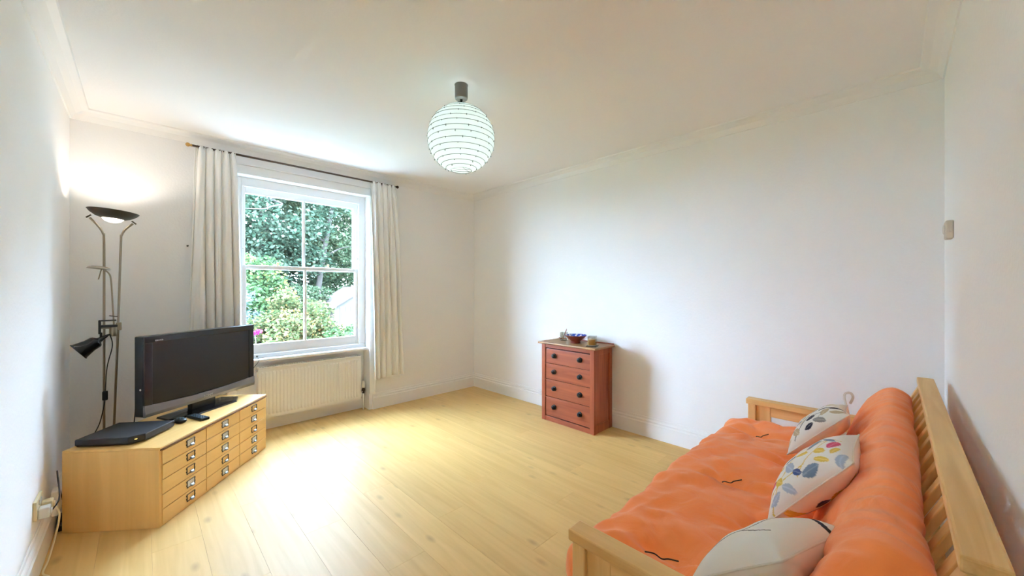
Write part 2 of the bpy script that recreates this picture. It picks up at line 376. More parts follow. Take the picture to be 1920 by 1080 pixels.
for x in (RX0, RX1 - .004): box('side_cover', x - .002, x + .006, -.034, .036, RZ0 + .01, RZ1 - .004, M['rad_white'], rad, bevel=.002)
bm = bmesh.new(); bbox(bm, RX0 - .002, RX1 + .002, -.042, -.028, RZ1 - .014, RZ1, bevel=.003); bbox(bm, RX0 - .002, RX1 + .002, .026, .038, RZ1 - .014, RZ1, bevel=.003)
for k in range(46):
    x = RX0 + .01 + k * (RX1 - RX0 - .02) / 45; bbox(bm, x - .003, x + .003, -.03, .03, RZ1 - .010, RZ1 - .004)
from_bm('top_grille', bm, M['rad_white'], rad)
for x in (RX0 + .12, RX1 - .12): box('bracket', x - .015, x + .015, .034, .072, RZ0 + .08, RZ1 - .08, M['rad_white'], rad)
VX = 1.703
lathe('valve_head', [(0, 0), (.017, 0), (.019, .01), (.018, .055), (.015, .07), (0, .074)], M['white_plastic'], rad, 16, (VX, -.005, .235))
lathe('valve_body', [(0, 0), (.012, 0), (.012, .02), (.017, .022), (.017, .045), (.013, .05), (.013, .062), (0, .062)], M['dark_metal'], rad, 14, (VX, -.005, .175))
tube('valve_union', [(RX1 - .01, -.005, .197), (VX, -.005, .197)], .011, M['chrome'], rad)
tube('pipe', [(VX, -.005, 0.0), (VX, -.005, .18)], .0085, M['gloss_white'], rad)
lathe('bleed_cap', [(0, 0), (.011, 0), (.011, .016), (0, .018)], M['chrome'], rad, 10, (RX0 - .002, 0, .56), Matrix.Rotation(-PI / 2, 3, 'Y'))

# ------------------------------------------------------------------ curtain pole and curtains
PZ, PY = 2.425, 3.875
pole = thing('curtain_pole', 'thin dark bronze curtain pole with brass finial above the window', 'curtain pole', (0, PY, PZ))
tube('rod', [(0.285, 0, 0), (2.0, 0, 0)], .0085, M['bronze'], pole, 12)
for x, m_, s_ in ((.285, 'brass', -1), (2.0, 'bronze', 1)):
    lathe('finial', [(0, 0), (.008, 0), (.011, .006), (.008, .012), (.014, .02), (.016, .028), (.012, .036), (.005, .041), (0, .042)], M[m_], pole, 16, (x, 0, 0), Matrix.Rotation(s_ * PI / 2, 3, 'Y'))
for x in (.345, 1.965):
    bm = bmesh.new(); tube_bm(bm, [(x, 0, -.004), (x, YB - PY, -.004)], .006, 8); lathe_bm(bm, [(0, 0), (.02, 0), (.02, .006), (0, .006)], 14, (x, YB - PY - .006, -.004), Matrix.Rotation(-PI / 2, 3, 'X'))
    from_bm('bracket', bm, M['bronze'], pole, True)
ring = None
for x in [.318 + .036 * k for k in range(7)] + [1.735 + .036 * k for k in range(8)]:
    if ring is None:
        bm = bmesh.new(); pts = [(0, .0135 * math.cos(a), .0135 * math.sin(a)) for a in [2 * PI * k / 16 for k in range(17)]]
        tube_bm(bm, pts, .0018, 6, False); ring = from_bm('curtain_ring', bm, M['bronze'], pole, True); ring.location = (x, 0, -.004)
    else:
        o = ring.copy(); COL.objects.link(o); o.parent = pole; o.location = (x, 0, -.004)
def curtain(label, top, bot, z0, folds, seed, flare):
    """pleated drop: top/bot = (x0, x1) at heading and hem"""
    rnd = random.Random(seed); NXc, NZc = folds * 16, 60; bm = bmesh.new(); rows_ = []
    amp = [rnd.uniform(.7, 1.3) for _ in range(folds + 2)]; ph = [rnd.uniform(-.5, .5) for _ in range(folds + 2)]
    zt = PZ - .006
    for j in range(NZc + 1):
        t = j / NZc; z = zt + (z0 - zt) * t; row = []
        e = t ** .6
        xa = top[0] + (bot[0] - top[0]) * e; xb = top[1] + (bot[1] - top[1]) * e
        head = max(0.0, 1 - t / .05)
        for i in range(NXc + 1):
            u = i / NXc; k = u * folds; ki = int(min(k, folds - 1)); w = k - ki
            am = amp[ki] * (1 - w) + amp[ki + 1] * w; pp = (ph[ki] * (1 - w) + ph[ki + 1] * w) * t
            A_ = .014 + .018 * min(1, t * 2.2) * am
            y = A_ * math.sin(2 * PI * (k + pp)) + .006 * math.sin(2 * PI * (2.3 * k + 1.5 * t + seed))
            x = xa + (xb - xa) * u + .006 * math.cos(2 * PI * (k + pp)) * (1 if 0 < i < NXc else 0) + .004 * math.sin(7 * t + 3 * u + seed) * t
            zz = z + (.012 * abs(math.sin(2 * PI * 1.5 * k + seed)) if j == 0 else 0) - (.014 * u * flare if t > .97 else 0)
            if .035 < t < .06: y *= .55
            if head > 0: y += .009 * head * math.sin(2 * PI * 2.5 * k + 1)
            row.append(bm.verts.new((x, y + .004, zz)))
        rows_.append(row)
    for a, b in zip(rows_, rows_[1:]):
        for i in range(NXc): bm.faces.new((a[i], a[i + 1], b[i + 1], b[i]))
    bm2 = bm
    me = bpy.data.meshes.new('curtain'); bm2.normal_update(); bm2.to_mesh(me); bm2.free()
    o = link('curtain', me, M['curtain'], None, True); o.location = (0, PY - .012, 0)
    sd = o.modifiers.new('thickness', 'SOLIDIFY'); sd.thickness = .003; sd.offset = 0
    return tag(o, label, 'curtain', 'curtains at the window')
curtain('gathered off-white curtain whose lower end hangs behind the television', (.305, .558), (.262, .612), .447, 5, 1, 0)
curtain('gathered off-white curtain hanging beside the bare corner, hem above the skirting', (1.715, 1.99), (1.755, 2.085), .335, 5, 2, -1)

# ------------------------------------------------------------------ chest of drawers
# local x = depth out of the wall (front at x=0, back at +), y = along wall
CH0, CH1, CD, CHH = 1.868, 2.478, 0.305, 0.775
chest = thing('chest_of_drawers', 'reddish brown oak chest of four drawers standing against the bare wall', 'chest', (2.852, CH0, 0))
CW = CH1 - CH0
bm = bmesh.new()
for y0 in (0, CW - .045): bbox(bm, 0, .045, y0, y0 + .045, 0, CHH - .02, bevel=.003); bbox(bm, CD - .045, CD, y0, y0 + .045, 0, CHH - .02, bevel=.003)
for y0 in (.012, CW - .022): bbox(bm, .04, CD - .04, y0, y0 + .010, .05, CHH - .06)
for y0 in (.003, CW - .041):
    bbox(bm, .04, CD - .04, y0, y0 + .038, 0.0, .075, bevel=.003); bbox(bm, .04, CD - .04, y0, y0 + .038, CHH - .075, CHH - .02, bevel=.003)
bbox(bm, CD - .02, CD - .01, .02, CW - .02, .05, CHH - .03)
from_bm('carcass', bm, M['oak_z'], chest)
box('top_rail', .004, .04, .04, CW - .04, CHH - .056, CHH - .02, M['oak_y'], chest, bevel=.002)
box('plinth', .003, .04, .04, CW - .04, 0.0, .045, M['oak_y'], chest, bevel=.002)
box('top', -.028, CD + .004, -.03, CW + .03, CHH - .02, CHH, M['oak_top'], chest, bevel=.007, seg=3)
box('back_ledge', CD - .012, CD + .004, -.02, CW + .02, CHH, CHH + .010, M['oak_y'], chest, bevel=.003)
zs = [.047, .235, .405, .560, CHH - .058]
for k in range(4):
    z0, z1 = zs[k] + .006, zs[k + 1] - .006
    if k < 3: box('divider_rail', .005, .04, .04, CW - .04, zs[k + 1] - .008, zs[k + 1] + .004, M['oak_y'], chest)
    dr = box('drawer', .008, .20, .047, CW - .047, z0, z1 - .002, M['oak_front'], chest, bevel=.003)
    for y in (.155, CW - .155):
        kb = lathe('knob', [(0, 0), (.024, 0), (.0245, .004), (.019, .007), (.012, .007), (.012, .013), (.020, .018), (.021, .023), (.014, .029), (.004, .030), (0, .029)], M['black'], dr, 20, (.008, y, (z0 + z1) / 2 + .008), Matrix.Rotation(-PI / 2, 3, 'Y'))
ZT = CHH
# bowl
bowl = thing('bowl', 'terracotta footed bowl glazed blue and white inside on the oak chest', 'bowl', (2.99, 2.165, ZT))
lathe('outer_body', [(0, 0), (.046, 0), (.049, .004), (.044, .016), (.047, .02), (.075, .045), (.098, .068), (.108, .074), (.107, .077)], M['terracotta'], bowl, 40)
lathe('glazed_inside', [(.107, .077), (.100, .073), (.090, .064), (.066, .042), (.04, .028), (0, .024)], M['bowl_in'], bowl, 40)
# tumbler with pens
tb = thing('tumbler', 'pale square glass holding pens, left of the bowl on the oak chest', 'glass', (3.052, 2.355, ZT), .3)
def square_cup(name, w, hgt, th, mat, parent):
    bm = bmesh.new(); bbox(bm, -w, w, -w, w, 0, hgt, bevel=.006)
    bbox(bm, -w + th, w - th, -w + th, w - th, .006, hgt + .001, bevel=.004)
    top_f = [f_ for f_ in bm.faces if f_.normal.z > .9 and f_.calc_center_median().z > hgt - .002]
    bmesh.ops.delete(bm, geom=top_f, context='FACES'); return from_bm(name, bm, mat, parent)
square_cup('cup', .032, .085, .004, M['tumbler'], tb)
M['pen_red'] = plain('pen_red', (.25, .03, .02), .4); M['pen_wood'] = plain('pencil_wood', (.55, .35, .14), .5)
for nm, (dx, dy), mt, lab in (('pen', (.006, -.045), 'pen_red', 'dark red pen leaning in the pale glass on the chest'), ('pencil', (.014, -.034), 'pen_wood', 'light wooden pencil leaning in the pale glass on the chest')):
    o = tube(nm, [(-dx * .5, .016, 0), (dx * 1.0, dy * .6, .10), (dx * 1.08, dy * .68, .113)], [.0042, .0042, .001], M[mt]); o.location = (3.052, 2.355, ZT + .0075); tag(o, lab, nm)
# candle glass on slate
slate = box('coaster', -.048, .048, -.048, .048, 0, .006, M['black_matt'], bevel=.0015); slate.location = (2.925, 1.935, ZT); slate.rotation_euler[2] = .35
tag(slate, 'dark square slate coaster under the candle glass', 'coaster')
cg = thing('candle_glass', 'square glass with an amber candle on a slate coaster', 'candle', (2.925, 1.935, ZT + .006), .35)
square_cup('holder', .036, .088, .004, M['tumbler'], cg)
box('candle', -.03, .03, -.03, .03, .007, .058, M['wax'], cg, bevel=.005)
tube('wick', [(0, 0, .057), (.001, 0, .068)], .001, M['ribbon'], cg, 6)

# ------------------------------------------------------------------ drawer cabinet set across the corner
CBA = math.radians(51.0); CBW, CBD, CBH = 1.045, 0.48, 0.437
cab = thing('drawer_cabinet', 'low birch cabinet of fifteen small card drawers under the television', 'cabinet', (.072, 2.797, 0), CBA)
# local x along the front, local y = back
box('side_panel', 0, .016, 0.004, CBD, 0, CBH - .012, M['birch_z'], cab, bevel=.0015)
box('side_panel', CBW - .016, CBW, 0.004, CBD, 0, CBH - .012, M['birch_z'], cab, bevel=.0015)
box('top_panel', 0, CBW, 0, CBD, CBH - .012, CBH, M['birch_x'], cab, bevel=.0025)
box('top_lipping', .004, CBW - .004, -.004, .004, CBH - .019, CBH - .009, M['edge_brown'], cab, bevel=.001)
box('back_panel', .01, CBW - .01, CBD - .012, CBD - .002, .01, CBH - .014, M['birch_x'], cab)
box('base_panel', .01, CBW - .01, .006, CBD - .006, .0, .012, M['birch_x'], cab)
box('inner_frame', .012, CBW - .012, .014, .03, .006, CBH - .012, M['birch_x'], cab)
colw = (CBW - .030) / 3; rowh = (CBH - .020 - .014) / 5
def frame_bm(w, hgt, t, d):
    bm = bmesh.new(); bbox(bm, -w, w, -d, 0, hgt - t, hgt, bevel=.0006, seg=1); bbox(bm, -w, -w + t, -d, 0, 0, hgt, bevel=.0006, seg=1); bbox(bm, w - t, w, -d, 0, 0, hgt, bevel=.0006, seg=1); bbox(bm, -w, w, -d, 0, 0, t, bevel=.0006, seg=1)
    for s_ in (-1, 1):
        bbox(bm, s_ * w - .004, s_ * w + .004, -d * .6, 0, hgt * .3, hgt * .45); bbox(bm, s_ * w - .004, s_ * w + .004, -d * .6, 0, hgt * .75, hgt * .9)
    return bm
proto = {}
def part(name, key, build, mat, parent, loc):
    if key not in proto:
        o = build(); proto[key] = o; o.parent = parent; o.location = loc
    else:
        o = proto[key].copy(); COL.objects.link(o); o.parent = parent; o.location = loc
    return o
def pull_bm():
    bm = bmesh.new(); n = 12
    prof = [(-.002, .013), (-.007, .012), (-.014, .006), (-.016, .001), (-.015, -.001), (-.012, .003), (-.005, .008), (-.002, .008)]
    rings = []
    for k in range(n + 1):
        x = -.013 + .026 * k / n; sc = 1 - .35 * abs(2 * k / n - 1) ** 3
        rings.append([bm.verts.new((x, d * sc, z)) for d, z in prof])
    for a, b in zip(rings, rings[1:]):
        for k in range(len(prof)): bm.faces.new((a[k], a[(k + 1) % len(prof)], b[(k + 1) % len(prof)], b[k]))
    bm.faces.new(rings[0]); bm.faces.new(rings[-1]); bmesh.ops.recalc_face_normals(bm, faces=bm.faces); return bm
cards = {(0, 4), (0, 1), (1, 0), (1, 2), (1, 3), (1, 4), (2, 0), (2, 1), (2, 3)}
for c_ in range(3):
    for r_ in range(5):
        x0 = .0155 + c_ * colw; z0 = .014 + r_ * rowh
        jit = random.uniform(-.0012, .0012)
        d_ = box('drawer', 0.001, colw - .004, -.001 + jit, .30, 0, rowh - .0040, M['birch_x'], cab, bevel=.0012); d_.location = (x0, 0, z0)
        cx_ = colw * (.52 if c_ else .60)
        part('label_holder', 'lh', lambda: from_bm('label_holder', frame_bm(.032, .044, .0042, .004), M['dark_metal']), None, d_, (cx_, -.001 + jit, rowh * .26))
        if (c_, r_) in cards:
            part('label_card', 'lc', lambda: box('label_card', -.029, .029, -.0012, .0006, .003, .041, M['card']), None, d_, (cx_, -.001 + jit, rowh * .26))
        part('pull', 'pl', lambda: from_bm('pull', pull_bm(), M['steel'], None, True), None, d_, (cx_ + .004, -.002 + jit, rowh * .26 + .003))

# ------------------------------------------------------------------ television
TVA = math.radians(37.4); TW = .82
tv = thing('television', 'black flat screen television with silver lower edge on the drawer cabinet', 'television', (.321, 3.504, CBH), TVA)
TZ0, TZ1 = .068, .565
box('housing', -TW / 2, TW / 2, -.022, .045, TZ0, TZ1, M['black'], tv, bevel=.006, seg=3)
box('rear_bulge', -.30, .30, .04, .095, TZ0 + .05, TZ1 - .08, M['black_matt'], tv, bevel=.02)
bm = bmesh.new(); y0, y1 = -.030, -.020
bbox(bm, -TW / 2, TW / 2, y0, y1, TZ1 - .042, TZ1, bevel=.003); bbox(bm, -TW / 2, -TW / 2 + .046, y0, y1, TZ0 + .06, TZ1 - .04, bevel=.003); bbox(bm, TW / 2 - .046, TW / 2, y0, y1, TZ0 + .06, TZ1 - .04, bevel=.003)
from_bm('bezel', bm, M['bezel'], tv)
box('screen', -TW / 2 + .044, TW / 2 - .044, -.0245, -.021, TZ0 + .06, TZ1 - .04, M['screen'], tv)
bm = bmesh.new(); n = 40; top = []; bot = []
for k in range(n + 1):
    u = 2 * k / n - 1; x = u * TW / 2; zt = TZ0 + .072 - .018 * (1 - u * u) ; top.append((x, zt))
v = {}
for yy in (-.034, -.018):
    v[yy] = [[bm.verts.new((x, yy, TZ0)), bm.verts.new((x, yy - (.004 if yy < -.03 else 0), TZ0 + .02)), bm.verts.new((x, yy, zt))] for x, zt in top]
for k in range(n):
    for j in range(2): bm.faces.new((v[-.034][k][j], v[-.034][k + 1][j], v[-.034][k + 1][j + 1], v[-.034][k][j + 1]))
    bm.faces.new((v[-.034][k][2], v[-.034][k + 1][2], v[-.018][k + 1][2], v[-.018][k][2])); bm.faces.new((v[-.034][k + 1][0], v[-.034][k][0], v[-.018][k][0], v[-.018][k + 1][0]))
for k in (0, n): bm.faces.new((v[-.034][k][0], v[-.034][k][1], v[-.034][k][2], v[-.018][k][2], v[-.018][k][0]))
bmesh.ops.recalc_face_normals(bm, faces=bm.faces); sb = from_bm('silver_trim', bm, M['silver'], tv)
RXm = Matrix.Rotation(PI / 2, 4, 'X')
text_mesh('brand_lettering', 'SONY', .024, Matrix.Translation((.0, -.0395, TZ0 + .026)) @ RXm, M['text'], sb)
text_mesh('corner_lettering', 'BRAVIA', .013, Matrix.Translation((-TW / 2 + .085, -.0305, TZ1 - .03)) @ RXm, M['text'], tv)
box('neck', -.09, .09, -.005, .035, .012, TZ0 + .03, M['black'], tv, bevel=.006)
bm = bmesh.new()
P_ = [(-.27, -.03), (-.13, -.105), (.17, -.105), (.27, -.02), (.24, .10), (-.24, .10)]
lo = [bm.verts.new((x, y, 0)) for x, y in P_]; hi = [bm.verts.new((x * .985, y * .97, .010)) for x, y in P_]; hi2 = [bm.verts.new((x * .55, y * .35 + .01, .017)) for x, y in P_]
for k in range(6):
    bm.faces.new((lo[k], lo[(k + 1) % 6], hi[(k + 1) % 6], hi[k])); bm.faces.new((hi[k], hi[(k + 1) % 6], hi2[(k + 1) % 6], hi2[k]))
bm.faces.new(hi2); bm.faces.new(list(reversed(lo))); bmesh.ops.recalc_face_normals(bm, faces=bm.faces); from_bm('stand_foot', bm, M['bezel'], tv)
for x in (-TW / 2 - .0005,):
    lathe('side_sticker', [(0, 0), (.006, 0), (.006, .001), (0, .001)], M['card'], tv, 12, (x, .0, TZ0 + .17), Matrix.Rotation(-PI / 2, 3, 'Y'))
# set-top box
stb = thing('set_top_box', 'slim black set top box with a chamfered front on the drawer cabinet', 'set top box', (-.055, 3.115, CBH), math.radians(-36))
bm = bmesh.new(); w, d = .15, .135
P_ = [(-w, -d), (w - .05, -d), (w, -d + .05), (w, d), (-w, d)]
lay = [(0.0, .012), (.002, .016), (1.0, .046), (.985, .050)]
def ring_(zz, s): return [bm.verts.new((x * s, y * s, zz)) for x, y in P_]
rs = [ring_(.008, .96), ring_(.018, 1.0), ring_(.044, 1.0), ring_(.048, .985)]
for a, b in zip(rs, rs[1:]):
    for k in range(5): bm.faces.new((a[k], a[(k + 1) % 5], b[(k + 1) % 5], b[k]))
bm.faces.new(rs[-1]); bm.faces.new(list(reversed(rs[0]))); bmesh.ops.recalc_face_normals(bm, faces=bm.faces); from_bm('casing', bm, M['black_matt'], stb)
for x, y in ((-.11, -.09), (.09, -.09), (-.11, .10), (.11, .10)): lathe('foot', [(0, 0), (.010, 0), (.012, .009), (0, .009)], M['black'], stb, 10, (x, y, 0))
box('status_lamp', w - .0305, w - .0225, -d + .0175, -d + .0255, .028, .031, M['led'], stb, mtx=None)
# remotes
def remote(label, loc, rz, w, l):
    t = thing('remote_control', label, 'remote control', loc, rz, 'remote controls on the cabinet')
    box('body', -w / 2, w / 2, -l / 2, l / 2, 0, .018, M['black'], t, bevel=.005, seg=3)
    for i in range(3):
        for j in range(5):
            lathe('button', [(0, 0), (.0045, 0), (.004, .002), (0, .0025)], M['button_blue'], t, 8, (-w * .28 + i * w * .28, -l * .36 + j * l * .15, .0175))
    return t
remote('long black remote control lying beside the television foot', (.268, 3.245, CBH), math.radians(22), .05, .17)
rb = thing('remote_control', 'small rounded black remote control lying beside the set top box', 'remote control', (.178, 3.235, CBH), math.radians(20), 'remote controls on the cabinet')
bm = bmesh.new(); lathe_bm(bm, [(0, 0), (.024, .001), (.031, .010), (.029, .020), (.020, .026), (0, .027)], 20); bmesh.ops.scale(bm, vec=(1, 1.5, 1), verts=bm.verts); from_bm('body', bm, M['black'], rb, True)
for a in range(7):
    r_ = 0 if a == 6 else .015; lathe('button', [(0, 0), (.0045, 0), (.004, .0025), (0, .003)], M['button_blue'], rb, 8, (r_ * math.cos(a * PI / 3), 1.5 * r_ * math.sin(a * PI / 3), .0245))

# ------------------------------------------------------------------ uplighter floor lamp
LX, LY = -.150, 3.70
lamp = thing('floor_lamp', 'tall nickel uplighter lamp with twin poles and a lit metal bowl', 'lamp', (LX, LY, 0))
lathe('base', [(0, 0), (.115, 0), (.118, .006), (.112, .016), (.05, .024), (.03, .030), (0, .030)], M['nickel'], lamp, 40)
def lp(pts): return smooth_path(pts, 8)
tube('pole', [(-.028, 0, .025)] + lp([(-.028, 0, 1.0), (-.028, 0, 1.60), (-.032, 0, 1.665), (-.055, 0, 1.715), (-.092, 0, 1.765)]), .0065, M['nickel'], lamp, 12)
tube('pole', [(.008, 0, .025)] + lp([(.036, 0, 1.0), (.050, 0, 1.60), (.053, 0, 1.66), (.072, 0, 1.705), (.108, 0, 1.748)]), .0065, M['nickel'], lamp, 12)
BT = Matrix.Rotation(math.radians(4.5), 3, 'Y'); BC = (.012, 0, 1.765)
lathe('bowl', [(.052, .004), (.085, .016), (.112, .036), (.124, .052), (.126, .054), (.122, .054), (.110, .040), (.084, .021), (.052, .009), (.052, .004)], M['dark_metal'], lamp, 48, BC, BT)
M['lit_glass'] = emit('lit_opal_glass', (1.0, .93, .80), 2.5)
lathe('glass_diffuser', [(0, -.022), (.02, -.020), (.038, -.012), (.052, .003), (.054, .007), (.05, .006), (.036, -.006), (.02, -.013), (0, -.015)], M['lit_glass'], lamp, 40, BC, BT)
for x, z, s_ in ((-.094, 1.772, -1), (.110, 1.754, 1)):
    tube('bowl_bolt', [(x - s_ * .008, 0, z + .012), (x + s_ * .014, 0, z - .008)], .0045, M['dark_metal'], lamp, 10)
# reading arm
tube('reading_arm', lp([(.018, -.012, 1.04), (.012, -.012, 1.20), (.004, -.014, 1.36), (-.008, -.016, 1.405), (-.03, -.018, 1.425)]), .0045, M['nickel'], lamp, 10)
lathe('reading_head', [(0, .014), (.03, .012), (.05, .004), (.056, -.006), (.054, -.008), (.048, -.004), (.02, .003), (0, .003)], M['nickel'], lamp, 32, (-.05, -.02, 1.436), Matrix.Rotation(math.radians(7), 3, 'Y'))
tube('head_handle', [(-.038, -.02, 1.432), (-.052, -.024, 1.36)], .003, M['nickel'], lamp, 8)
lathe('arm_joint', [(0, -.03), (.017, -.03), (.019, -.02), (.019, .03), (.015, .04), (0, .04)], M['nickel'], lamp, 20, (.014, -.008, 1.01))
bm = bmesh.new(); bbox(bm, -.042, .050, -.011, .011, 1.03, 1.058, bevel=.004); bbox(bm, .028, .054, -.014, .014, 1.018, 1.07, bevel=.004); from_bm('pole_bridge', bm, M['nickel'], lamp)
tube('arm_screw', [(-.004, -.018, 1.118), (.036, -.018, 1.110)], .003, M['dark_metal'], lamp, 8)
ul = bpy.data.lights.new('uplighter_bulb', 'SPOT'); ul.energy = TORCH_W; ul.color = (1.0, .90, .78); ul.shadow_soft_size = .04; ul.spot_size = math.radians(140); ul.spot_blend = .5
ulo = bpy.data.objects.new('uplighter_bulb', ul); COL.objects.link(ulo); ulo.parent = lamp; ulo.location = (.012, 0, 1.80); ulo.rotation_euler = (PI, 0, 0)

# clip-on spot lamp on the pole
clip = thing('clip_lamp', 'black cone shaped clip lamp clamped on the uplighter poles', 'lamp', (LX, LY - .03, .98))
bm = bmesh.new(); bbox(bm, -.052, -.040, -.014, .012, .02, .112, bevel=.003); bbox(bm, -.05, .036, -.012, .004, .062, .078, bevel=.003); bbox(bm, -.05, .03, .0, .012, .102, .112, bevel=.003); bbox(bm, -.046, -.034, -.012, .006, -.005, .03, bevel=.003)
from_bm('clamp', bm, M['black_matt'], clip)
tip = Vector((.0, -.012, .018)); mouth = Vector((-.135, -.035, -.082)); ax = (mouth - tip).normalized(); q = Vector((0, 0, 1)).rotation_difference(ax).to_matrix()
lathe('shade', [(.004, 0), (.012, .03), (.020, .068), (.024, .072), (.040, .082), (.045, .092), (.047, .13), (.056, .165), (.063, .190), (.068, .196), (.068, .201), (.063, .200), (.053, .165), (.043, .128), (.040, .094), (.02, .08), (0, .08)], M['bezel'], clip, 40, tip, q * .86)
lathe('reflector', [(.060, .192), (.051, .165), (.041, .128), (.038, .098), (0, .09)], M['chrome'], clip, 32, tip, q * .86)
M['lit'] = plain('bulb_glass', (.8, .78, .74), .3)
lathe('bulb', [(0, .185), (.018, .18), (.026, .165), (.024, .145), (.014, .12), (.012, .10)], M['lit'], clip, 20, tip, q * .86)
tube('cord', smooth_path([(.0, -.012, .015), (.012, -.02, -.06), (-.012, -.022, -.2), (-.02, -.022, -.36), (-.022, -.022, -.42), (-.045, -.02, -.56), (-.085, .0, -.68), (-.10, .03, -.86), (-.10, .04, -.975)], 8), .0028, M['black_matt'], clip, 8)
box('cord_switch', -.034, -.008, -.033, -.011, -.415, -.355, M['black'], clip, bevel=.005)

# ------------------------------------------------------------------ paper globe pendant
pend = thing('pendant_lamp', 'lit white paper globe pendant with wire rings hanging from a grey cup', 'lamp', (1.381, 1.843, H))
lathe('ceiling_cup', [(0, -.088), (.030, -.088), (.037, -.084), (.039, -.078), (.039, -.004), (.041, 0), (0, 0)], M['grey_cap'], pend, 32)
lathe('cord_grip', [(0, -.112), (.004, -.112), (.009, -.088), (0, -.088)], M['black'], pend, 14)
tube('cord', [(0, 0, -.10), (0, 0, -.20)], .003, M['black'], pend, 8)
GZ, GR = -.325, .2
bm = bmesh.new(); nr, ns = 40, 64; rings = []
lat = lambda k: math.radians(76 - (76 + 72) * k / nr)
for k in range(nr + 1):
    a = lat(k); bul = 1 + .004 * math.cos(2 * PI * 16 * k / nr)
    rings.append([bm.verts.new((GR * bul * math.cos(a) * math.cos(2 * PI * j / ns), GR * bul * math.cos(a) * math.sin(2 * PI * j / ns), GZ + GR * bul * math.sin(a))) for j in range(ns)])
for a, b in zip(rings, rings[1:]):
    for j in range(ns): bm.faces.new((a[j], b[j], b[(j + 1) % ns], a[(j + 1) % ns]))
from_bm('paper_shade', bm, M['paper'], pend, True)
M['rib_wire'] = plain('rib_wire', (.14, .17, .17), .6)
for k in range(17):
    a = math.radians(76 - 148 * k / 16); tilt = random.uniform(-.012, .012); ph = random.uniform(0, 6.28); r_ = GR * math.cos(a) * 1.004
    tube('wire_ring', [(r_ * math.cos(t), r_ * math.sin(t), GZ + GR * math.sin(a) + tilt * r_ * math.sin(t + ph)) for t in [2 * PI * j / 48 for j in range(49)]], .0014, M['rib_wire'], pend, 5)
tube('wire_stretcher', [(.05, .0, GZ + .19), (.012, 0, GZ + .17), (.012, 0, GZ - .17), (.06, 0, GZ - .188)], .0014, M['rib_wire'], pend, 6)
tube('wire_stretcher', [(-.05, .0, GZ + .19), (-.012, 0, GZ + .17), (-.012, 0, GZ - .17), (-.06, 0, GZ - .188)], .0014, M['rib_wire'], pend, 6)
bm = bmesh.new()
for k in range(1, 16):
    a = math.radians(76 - 148 * k / 16)
    nt_ = max(4, int(13 * math.cos(a)))
    for j in range(nt_):
        t = 2 * PI * (j + .37 * k + random.uniform(-.2, .2)) / nt_; p = Vector((math.cos(a) * math.cos(t), math.cos(a) * math.sin(t), math.sin(a))) * GR * 1.01 + Vector((0, 0, GZ))
        L_ = random.uniform(.004, .009); bbox(bm, p.x - .0016, p.x + .0016, p.y - .0016, p.y + .0016, p.z - L_, p.z + .0015)
o = from_bm('twist_ends', bm, M['rib_wire'], pend); o['kind'] = 'stuff'
lathe('bulb', [(0, -.055), (.02, -.05), (.03, -.03), (.028, -.01), (.015, .02), (.013, .05), (0, .05)], emit('lit_bulb', (.9, 1.0, 1.0), 6.0), pend, 20, (0, 0, GZ + .005))
pl_ = bpy.data.lights.new('pendant_bulb', 'POINT'); pl_.energy = PENDANT_W; pl_.color = (.90, 1.0, .98); pl_.shadow_soft_size = .04
plo = bpy.data.objects.new('pendant_bulb', pl_); COL.objects.link(plo); plo.parent = pend; plo.location = (0, 0, GZ - .02)

# ------------------------------------------------------------------ futon sofa frame
SL = Vector((1.935, .30, 0)); sofa = thing('futon_sofa_frame', 'pine futon sofa frame with open arms and slatted back by the wall', 'sofa', SL)
T_ = Matrix.Translation(-SL)
def sbox(name, x0, x1, y0, y1, z0, z1, mat, parent=None, bevel=.004): return box(name, x0, x1, y0, y1, z0, z1, M[mat], parent or sofa, bevel=bevel, mtx=T_)
for x0, x1 in ((.93, .985), (2.875, 2.935)):
    arm = bpy.data.objects.new('arm', None); COL.objects.link(arm); arm.parent = sofa
    xc = (x0 + x1) / 2
    sbox('arm_rest', x0 - .004, x1 + .004, -.02, .70, .535, .570, 'pine_y', arm, .005)
    sbox('front_post', x0 + .004, x1 - .004, .645, .69, 0, .537, 'pine_z', arm)
    sbox('post_board', xc - .012, xc + .012, .565, .646, .12, .537, 'pine_z', arm)
    sbox('upper_rail', xc - .012, xc + .012, .10, .566, .470, .537, 'pine_y', arm)
    sbox('lower_rail', xc - .012, xc + .012, .05, .646, .12, .20, 'pine_y', arm)
    sbox('rear_post', x0 + .004, x1 - .004, -.01, .05, 0, .537, 'pine_z', arm)
sbox('front_rail', .985, 2.875, .655, .68, .19, .265, 'pine_x'); sbox('rear_rail', .985, 2.875, .12, .145, .19, .265, 'pine_x')
for k in range(12): sbox('seat_slat', 1.06 + k * .157, 1.12 + k * .157, .13, .68, .262, .276, 'pine_y', None, .002)
sbox('back_top_rail', 1.03, 2.945, -.140, -.078, .799, .830, 'pine_x', None, .005)
sbox('back_lower_rail', .995, 2.875, .085, .115, .30, .37, 'pine_x')
tp, bt = Vector((0, -.108, .806)), Vector((0, .100, .34)); dv = (bt - tp)
ang = math.atan2(dv.y, -dv.z)
def lean(x, w, th, name, l0=0.0, l1=1.0):
    ln = dv.length; m_ = Matrix.Translation(-SL) @ Matrix.Translation((x, tp.y, tp.z)) @ Matrix.Rotation(ang, 4, 'X')
    return box(name, -w / 2, w / 2, -th / 2, th / 2, -ln * l1, -ln * l0, M['pine_z'], sofa, bevel=.003, mtx=m_)
for k in range(13): lean(1.15 + k * .1405, .052, .018, 'back_slat')
lean(1.058, .052, .032, 'back_stile', -.02); lean(2.905, .052, .032, 'back_stile', -.02)

